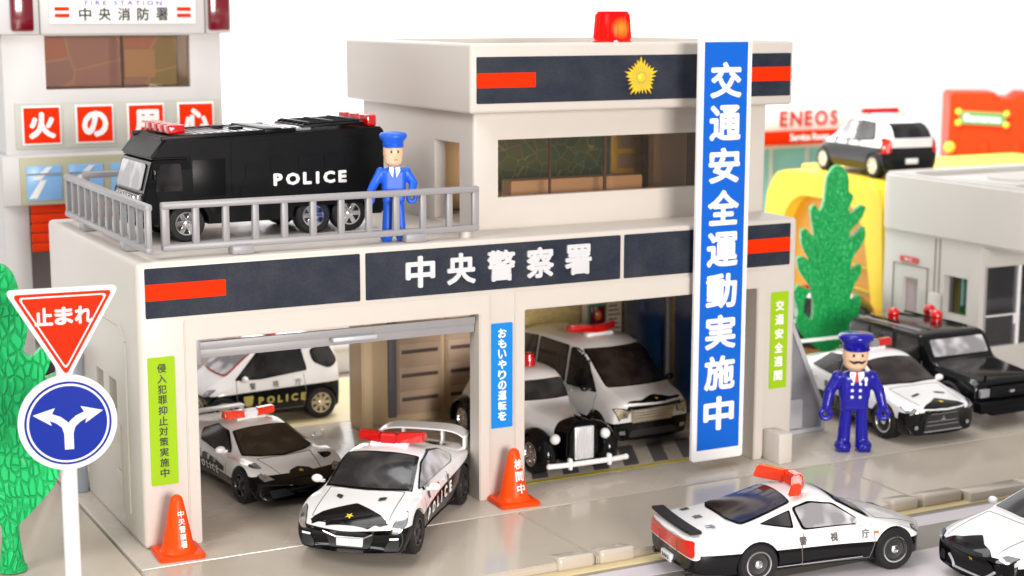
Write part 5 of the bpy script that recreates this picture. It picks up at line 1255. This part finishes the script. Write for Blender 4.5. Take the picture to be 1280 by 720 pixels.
# ------------------------------------------------------------------ fire station behind left
def fire_station():
    f = thing('fire_station', 'tall grey fire station with four orange character signs, behind the left of the police station', 'toy building', (0, 14, 0))
    x0, x1 = -.16, 6.75
    t = B(); box(t, x0, x1, 0, 6, 6.92, 12.3, .06); w = obj('wall', t, 'fire_grey', f)
    c = B(); box(c, 1.14, 5.70, -1, 1.6, 10.42, 12.06, .02); boolean(w, [c]); w.data.shade_smooth(); w.data.set_sharp_from_angle(angle=R(35))
    t = B(); box(t, -.45, 7.0, -.35, 6.2, 12.1, 14.2, .06); obj('fascia', t, 'fire_grey', f)
    for xx in (.95, 6.12): t = B(); box(t, xx - .02, xx + .02, -.37, -.34, 12.12, 14.1); obj('groove', t, 'seam', f)
    t = B(); box(t, 1.24, 5.80, -.42, -.36, 12.42, 13.35, .01); sg = obj('name_board', t, 'white_sticker', f)
    fl = lambda cx, cz, y: (lambda u, v, w_: (cx + u, y - w_, cz + v))
    flat_letters('lettering', glyphs('F I R E   S T A T I O N', 2.4, .14, .01), sg, 'purple_ink', fl(3.52, 13.06, -.425), .005)
    flat_letters('lettering', char_row('中央消防署', -1.2, 1.2, .40, bold=.02, w=.38), sg, 'ink', fl(3.52, 12.72, -.425), .005)
    for cx in (1.62, 5.42):
        for z in (12.62, 12.82): t = B(); box(t, cx - .22, cx + .22, -.44, -.41, z, z + .11); obj('red_bar', t, 'red_sticker', sg)
    for cx in (.42, 6.55):
        t = B(); box(t, cx - .34, cx + .34, -.55, -.3, 12.2, 13.9, .08); obj('lamp', t, 'maroon_lens', f)
    t = B(); box(t, 1.16, 5.68, .12, .16, 10.4, 12.08); obj('window', t, 'smoke_pane', f)
    t = B(); box(t, 1.2, 5.65, 1.3, 1.45, 10.45, 12.0); ib = obj('inner_board', t, 'lilac_map', f)
    t = B(); box(t, 3.9, 4.9, 1.2, 1.3, 10.7, 11.6); obj('notice', t, 'shelf', ib)
    t = B(); box(t, 3.55, 3.62, .2, .3, 10.42, 12.06); obj('window_bar', t, 'ink_soft', f)
    t = B(); box(t, .15, 6.6, -.06, .02, 8.62, 10.02, .01); pb = obj('sign_strip', t, 'olive_pale', f)
    for ch, x in zip('火の用心', (.93, 2.56, 4.18, 5.80)):
        t = B(); box(t, x - .60, x + .60, -.13, -.05, 8.74, 9.94, .02); q = obj('character_sign', t, 'white_plastic', f)
        t = B(); box(t, x - .54, x + .54, -.15, -.12, 8.80, 9.88); obj('orange_field', t, 'red_sticker', q)
        flat_letters('lettering', char_row(ch, 0, 0, .82, bold=.055, w=.82, res=3), q, 'letter_white', fl(x, 9.34, -.152), .01)
    t = B(); box(t, -.4, 7.0, -.5, 5, 6.92, 8.46, .08); jut = obj('window_floor', t, 'fire_grey', f)
    t = B(); box(t, .12, 6.7, -.56, -.48, 6.98, 8.40, .01); ol = obj('window_frame', t, 'olive', jut)
    for k in range(5):
        a = .30 + 1.29 * k; t = B(); box(t, a, a + 1.06, -.60, -.54, 7.08, 8.14, .01); p = obj('window', t, 'sky_pane', jut)
        t = B(); box(t, a, a + 1.06, -.625, -.59, 7.86, 7.92); obj('window_bar', t, 'grey_post', p)
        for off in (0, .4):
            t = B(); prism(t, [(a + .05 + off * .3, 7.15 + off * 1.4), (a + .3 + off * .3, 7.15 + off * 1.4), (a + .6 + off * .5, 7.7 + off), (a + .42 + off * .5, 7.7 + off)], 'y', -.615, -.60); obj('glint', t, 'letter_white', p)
    t = B(); box(t, -.35, .45, -.1, 5.6, 0, 6.95, .05); obj('pillar', t, 'fire_grey', f); t = B(); box(t, 6.2, 7.0, -.1, 5.6, 0, 6.95, .05); obj('pillar', t, 'fire_grey', f)
    t = B(); 
    for k in range(5): box(t, .45, 6.2, -.3, -.16, 5.45 + .3 * k, 5.73 + .3 * k, .05)
    obj('shutter', t, 'orange_red', f)
    t = B(); box(t, .45, 6.2, 4.8, 5.0, 0, 6.9); obj('back_wall', t, 'fire_dark', f)
fire_station()

# ------------------------------------------------------------------ grey filling-station house at right
def grey_house():
    X = 33.95      # plan drawn at x 33.95, z 0.93 above the ground; seated below
    g = thing('grey_building', 'light grey flat-roofed toy building with door and glazed corner, at the right photo edge', 'toy building', (31.0, 4.9, 0))
    t = B(); box(t, X, X + 8, 8.0, 13.45, -.927, 4.3, .03); w = obj('wall', t, 'grey_house', g); cut = []
    for a in ((X + .3, X + 7.7, 8.3, 13.2, .1, 4.6), (X - 1, X + 1, 8.67, 9.95, 1.37, 2.84), (X + .25, X + 7.6, 7, 9, .3, 3.35), (X - 1, X + .2, 11.41, 12.25, .6, 2.45)):
        c = B(); box(c, *a); cut.append(c)
    boolean(w, cut); w.data.shade_smooth(); w.data.set_sharp_from_angle(angle=R(30))
    t = B(); prism(t, rounded([(X - .15, 5.4), (X + 9, 5.4), (X + 9, 13.9), (X - .15, 13.9)], 1.0, 8), 'z', 4.2, 6.5, .1, 3); fa = obj('fascia', t, 'grey_house', g)
    c = B(); prism(c, rounded([(X + .5, 6.1), (X + 8.5, 6.1), (X + 8.5, 12.9), (X + .5, 12.9)], 1.0, 8), 'z', 6.3, 7.5); boolean(fa, [c]); fa.data.shade_smooth(); fa.data.set_sharp_from_angle(angle=R(30))
    t = B(); box(t, X + 1.5, X + 4.5, 8, 11.5, 6.25, 6.42, .08); cyl(t, (X + 3, 9.6, 6.45), 1.0, .1, b=.02); obj('roof_unit', t, 'grey_house', g)
    t = B()
    for a in ((X - .03, X + .01, 12.83, 12.86, 0, 2.96), (X - .03, X + .01, 10.84, 10.87, 0, 2.96), (X - .03, X + .01, 10.84, 12.86, 2.94, 2.97), (X - .03, X + .01, 10.45, 10.47, 0, 4.2), (X - .03, X + .01, 10.2, 10.22, 0, 4.2)): box(t, *a)
    d = obj('door_joint', t, 'seam', g)
    t = B(); box(t, X + .15, X + .2, 11.38, 12.28, .5, 2.5); obj('door_pane', t, 'fire_dark', g)
    t = B(); prism(t, rounded([(11.4, 3.05), (12.45, 3.05), (12.45, 3.28), (11.4, 3.28)], .08), 'x', X - .06, X, .01); sg = obj('door_sign', t, 'tie_red', g)
    flat_letters('lettering', char_row('WC', -.12, .12, .12, w=.12, bold=.02), sg, 'letter_white', lambda u, v, w_: (X - .062 - w_, 11.92 - u, 3.165 + v), .004)
    t = B(); box(t, X + .9, X + 1.0, 8.4, 10.4, 1.0, 3.2); nb = obj('inner_board', t, 'yellow_board', g)
    t = B(); box(t, X + .84, X + .9, 8.5, 9.9, 1.3, 3.0); obj('green_poster', t, 'poster_green', nb)
    for y, z, m in ((9.5, 2.5, 'letter_white'), (9.6, 1.8, 'blue_sticker'), (9.1, 2.3, 'yellow_paint'), (9.0, 1.7, 'red_sticker')):
        t = B(); cyl(t, (X + .82, y, z), .17, .05, 'x', seg=16); obj('poster_dot', t, m, nb)
    t = B(); box(t, X + .3, X + 7.6, 8.08, 8.12, .3, 3.35); gl = obj('shop_window', t, 'clear_pane', g)
    t = B(); box(t, X + 1.95, X + 2.08, 8.0, 8.1, .3, 3.35, .01); box(t, X + .3, X + 1.95, 8.02, 8.08, 1.45, 1.5); box(t, X + 1.78, X + 1.88, 7.95, 8.05, 1.1, 1.45, .02); obj('window_bar', t, 'white_plastic', gl)
    t = B(); box(t, X + .25, X + .33, 7.96, 8.3, 0, 3.4, .01); box(t, X + 2.2, X + 7.5, 9.6, 9.8, .1, 4.2); obj('inner_wall', t, 'grey_inner', g)
    t = B(); box(t, X + .4, X + 1.1, 9.3, 9.4, 1.7, 3.2); obj('poster', t, 'pane_teal', g)
    t = B(); box(t, X - .3, X - .02, 10.0, 10.5, 0, 2.1, .05); obj('meter_box', t, 'grey_house', g)
    T = Matrix.Translation((-31.675, -7.46, .865)) @ Matrix.Scale(.933, 4)
    seen = set()
    def seat(o):
        if o.type == 'MESH' and o.data.name not in seen: seen.add(o.data.name); o.data.transform(T)
        for c in o.children: seat(c)
    seat(g)
grey_house()

# ------------------------------------------------------------------ yellow ramp, oil company house, orange block, low wall
def yellow_ramp():
    X = 31.3
    y = thing('ramp_bridge', 'big yellow plastic ramp with a dark orange arched tunnel, carrying a small patrol car', 'toy ramp', (0, 0, 0))
    P = [(10.1, -.3), (10.5, 5.6), (11.0, 6.3), (11.6, 6.45), (16.6, 6.45), (17.4, 6.25), (17.9, 5.5), (18.6, -.3)]
    t = B(); prism(t, rounded(P, .3), 'x', X, X + 6, .1, 3); w = obj('side_wall', t, 'yellow_plastic', y)
    A = [(10.95, -1), (11.0, 1.8), (11.6, 4.6), (12.4, 5.4), (13.0, 5.5), (15.6, 5.5), (16.3, 5.1), (17.0, 3.9), (17.4, -1)]
    c = B(); prism(c, rounded(A, .4), 'x', X - 1, X + .6); boolean(w, [c]); w.data.shade_smooth(); w.data.set_sharp_from_angle(angle=R(35))
    t = B(); box(t, X + .55, X + .7, 10.8, 17.6, 0, 5.8); obj('tunnel_lining', t, 'ochre', y)
    for z in (1.2, 2.0, 2.9):
        t = B(); rod(t, (X + .5, 11.2, z), (X + .5, 15.6, z + .35), .06, 8); obj('tunnel_rib', t, 'yellow_paint', y)
    t = B(); box(t, X + 2, X + 14, 10.6, 18.2, 6.2, 6.47, .1); obj('deck', t, 'yellow_plastic', y)
yellow_ramp()
def oil_house():
    o = thing('filling_station', 'white toy building lettered ENEOS in red above a teal glazed front, far behind', 'toy building', (36.4, 25, 0))
    t = B(); box(t, -1, 8.5, 0, 5, 7.1, 9.0, .08); obj('sign_wall', t, 'white_plastic', o)
    flat_letters('lettering', char_row('ENEOS', 1.05, 4.0, .72, bold=.03, w=.58, res=3), o, 'tie_red', lambda u, v, w: (u, -.01 - w, 7.82 + v), .03)
    t = B(); box(t, -1, 8.5, -.08, 0, 6.62, 7.26, .02); rs = obj('red_strip', t, 'sign_red', o)
    flat_letters('lettering', glyphs('Service Room', 2.3, .34, .03), rs, 'letter_white', lambda u, v, w: (2.55 + u, -.085 - w, 6.95 + v), .01)
    t = B(); box(t, -1, 8.5, .3, .5, 0, 6.7); obj('window', t, 'pane_teal', o)
    t = B(); box(t, -1, 8.5, .02, .3, 6.45, 6.62, .02); obj('sill', t, 'shelf', o)
    for x in (.5, 2.6, 4.8, 7): t = B(); box(t, x, x + .12, .15, .3, 0, 6.5); obj('window_bar', t, 'olive_pale', o)
oil_house()
def orange_block():
    o = thing('orange_building', 'blurred orange plastic building with a small green signboard, at the upper right', 'toy building', (52.2, 30, 0), R(-36))
    t = B(); prism(t, [(0, 0), (14, 0), (14, 7.3), (6.6, 7.3), (6.6, 8.1), (4.4, 8.1), (4.4, 8.5), (3.6, 8.5), (3.6, 8.2), (2.5, 8.2), (2.5, 8.5), (.0, 8.5)], 'y', 0, 4, .12); obj('wall', t, 'orange_red', o)
    t = B(); prism(t, [(.5, 6.85), (2.9, 6.75), (2.9, 7.45), (.5, 7.55)], 'y', -.15, 0, .02); sg = obj('signboard', t, 'sign_green', o)
    flat_letters('lettering', glyphs('Bananas', 1.9, .38, .03), sg, 'letter_white', lambda u, v, w: (1.7 + u, -.16 - w, 7.15 + v - .045 * u), .02)
    for x, z in ((.45, 7.5), (.45, 6.9), (2.95, 7.4), (2.95, 6.8)): t = B(); ball(t, (x, -.1, z), .17); obj('sign_corner', t, 'yellow_plastic', o)
    t = B(); ball(t, (.05, -.2, 5.6), .3); obj('knob', t, 'yellow_plastic', o)
    t = B(); prism(t, [(4.6, 6.6), (6.3, 6.6), (6.3, 7.9), (4.6, 7.9)], 'y', -.2, 0, .05); obj('raised_block', t, 'red_sticker', o)
    for x in (1.6, 3.3, 5.0, 7.0, 9.0):
        t = B(); box(t, x, x + .5, -.14, .02, .2, 5.9, .05); obj('rib', t, 'orange_red', o)
orange_block()
def guard():
    g = thing('guard_wall', 'low white moulded wall with rounded rail behind the stubby hatchback', 'toy wall', (0, 16.2, 0))
    t = B(); box(t, 2, 16, 0, 1.2, 0, 2.2, .1); obj('wall', t, 'car_white', g)
    t = B(); rod(t, (2, -.1, 1.0), (16, -.1, 1.0), .12, 12); rod(t, (2, -.1, 2.4), (16, -.1, 2.4), .18, 12); obj('rail', t, 'white_plastic', g)
guard()
t = B(); box(t, -.45, -.02, 5.55, 6.3, 0, 3.9, .05); box(t, -.5, -.44, 5.75, 6.1, .3, 3.5, .02); tag(obj('grey_post', t, 'grey_post', None), 'blue grey plastic post at the rear of the left station wall', 'post')

# ------------------------------------------------------------------ ground
t = B(); box(t, -.47, 30.9, -1.3, 22, -.5, 0, .03); o = struct(obj('base_plate', t, 'plate_matt'))
t = B()
t = B(); box(t, 30.95, 60, -1.25, 22, -.5, -.01, .03); struct(obj('side_plate', t, 'plate_matt'))
t = B(); box(t, -22, -.53, -4.6, 22, -.5, -.03, .03); struct(obj('left_plate', t, 'plate'))
# sloping driveway plates with kerb lumps beside each seam
def ramp(x0a, x1a, x0b, x1b, gaps=False):
    t = B(); n = 1
    top = [(x0a, -1.33, -.02), (x1a, -1.33, -.02)]; bot = [(x0b, -4.65, -.28), (x1b, -4.65, -.28)]
    v = [t.verts.new(p) for p in (top[0], top[1], bot[1], bot[0])]
    w = [t.verts.new((p[0], p[1], -.5)) for p in (top[0], top[1], bot[1], bot[0])]
    t.faces.new(v); t.faces.new(w[::-1])
    for k in range(4): t.faces.new((v[k], w[k], w[(k + 1) % 4], v[(k + 1) % 4]))
    bmesh.ops.recalc_face_normals(t, faces=t.faces)
    bmesh.ops.bevel(t, geom=[e for e in t.edges if max(q.co.z for q in e.verts) > -.4], offset=.03, segments=2, affect='EDGES')
    return t
struct(obj('driveway', ramp(-.5, 9.42, -.5, 9.83), 'plate')); struct(obj('driveway', ramp(9.46, 19.5, 9.87, 20.05), 'plate')); struct(obj('driveway', ramp(19.54, 60, 20.09, 60), 'plate'))
def kerb(x, w0, w1):
    t = B(); box(t, x - w0, x + w1, -4.74, -4.05, -.52, -.15, .1, 3)
    for v in t.verts:
        if v.co.y > -4.3 and v.co.z > -.4: v.co.z -= .09
    return t
for i, (x, a, b) in enumerate(((9.2, .45, .58), (10.5, .58, .45), (19.5, .45, .5), (20.85, .7, .7))):
    struct(obj('kerb', kerb(x, a, b), 'plate'))
for x in (21.6, 23.7, 25.8, 27.9, 30.0, 32.1, 34.2): 
    t = B(); box(t, x + .02, x + 2.08, -4.98, -4.40, -.5, -.22, .05); struct(obj('kerb', t, 'plate'))
t = B(); box(t, -40, 80, -5.05, -4.68, -.52, -.47, .01); struct(obj('gutter', t, 'gutter'))
t = B(); box(t, -40, 80, -30, -4.69, -.8, -.5); struct(obj('road', t, 'road'))
for y0, y1 in ((-5.95, -5.25), (-9.4, -7.45)):
    t = B(); box(t, -40, 80, y0, y1, -.5, -.492); struct(obj('road_line', t, 'road_white'))
# garage floor markings
t = B(); prism(t, [(10.2, .78), (18.7, .78), (18.7, .98), (10.2, .98)], 'z', .0, .006); struct(obj('yellow_line', t, 'yellow_paint'))
t = B()
for k in range(9): x = 10.2 + 1.0 * k; prism(t, [(x, 1.1), (x + .5, 1.1), (x + 1.4, 3.0), (x + .9, 3.0)], 'z', .0, .005)
struct(obj('floor_stripes', t, 'floor_dark'))
t = B(); box(t, 2, 12, 9.6, 15.5, 0, .01); struct(obj('yellow_floor', t, 'pale_yellow'))
# table and seamless paper sweep
t = B(); prof = [(-40, -.8), (45, -.8), (52, -.2), (58, 2), (62, 6), (64, 12), (65, 22), (65, 60)]
pp = [(-60, -.801)] + []
vs = [[t.verts.new((x, y, z)) for x in (-140, 190)] for y, z in prof]
for a, b in zip(vs, vs[1:]): t.faces.new((a[0], a[1], b[1], b[0]))
struct(obj('backdrop', t, 'table', None, angle=60))

# ------------------------------------------------------------------ light
w = bpy.data.worlds.new('World'); scene.world = w; w.use_nodes = True
bg = w.node_tree.nodes['Background']; bg.inputs[0].default_value = (1.0, .98, .97, 1); bg.inputs[1].default_value = .42
def area(name, loc, target, size, power, color=(1, 1, 1), sy=None):
    l = bpy.data.lights.new(name, 'AREA'); l.energy = power; l.size = size; l.color = color
    if sy: l.shape = 'RECTANGLE'; l.size_y = sy
    o = bpy.data.objects.new(name, l); col.objects.link(o); o.location = loc
    o.rotation_euler = (Vector(target) - Vector(loc)).to_track_quat('-Z', 'Y').to_euler(); return o
area('key_softbox', (-34, -16, 36), (6, 2, 3), 22, 14500, (1, .99, .98))
area('front_softbox', (4, -66, 13), (11, 0, 3), 20, 43000, (1, .94, .89))
area('top_softbox', (14, 8, 44), (12, 4, 0), 26, 10000, (1, .99, .98))
area('backdrop_light', (30, 20, 40), (34, 64, 14), 30, 60000, (1, 1, 1), 10)

# ------------------------------------------------------------------ camera
F = Vector((0.45878813813762065, 0.8728838160679815, -0.1660942140798823)); Rv = Vector((0.8852976569720775, -0.4650222861798963, 0.0015270611553666901)); U = Vector((0.07590456418401434, 0.14774341610583144, 0.9861087060428044))
cd = bpy.data.cameras.new('camera'); cam = bpy.data.objects.new('camera', cd); col.objects.link(cam)
Rv.normalize(); Fn = F.normalized(); Un = Rv.cross(Fn)
m = Matrix((Rv, Un, -Fn)).transposed().to_4x4(); m.translation = Vector((-10.080526, -38.140916, 12.915930)); cam.matrix_world = m
cd.sensor_width = 36; cd.lens = 36 * 2076.685 / 1280; cd.clip_start = .5; cd.clip_end = 1000
cd.dof.use_dof = True; cd.dof.focus_distance = 39.5; cd.dof.aperture_fstop = .28
scene.camera = cam
scene.render.engine = 'CYCLES'
scene.view_settings.view_transform = 'Standard'; scene.view_settings.look = 'None'; scene.view_settings.exposure = 0; scene.view_settings.gamma = 1
scene.render.resolution_x = 1024; scene.render.resolution_y = 576
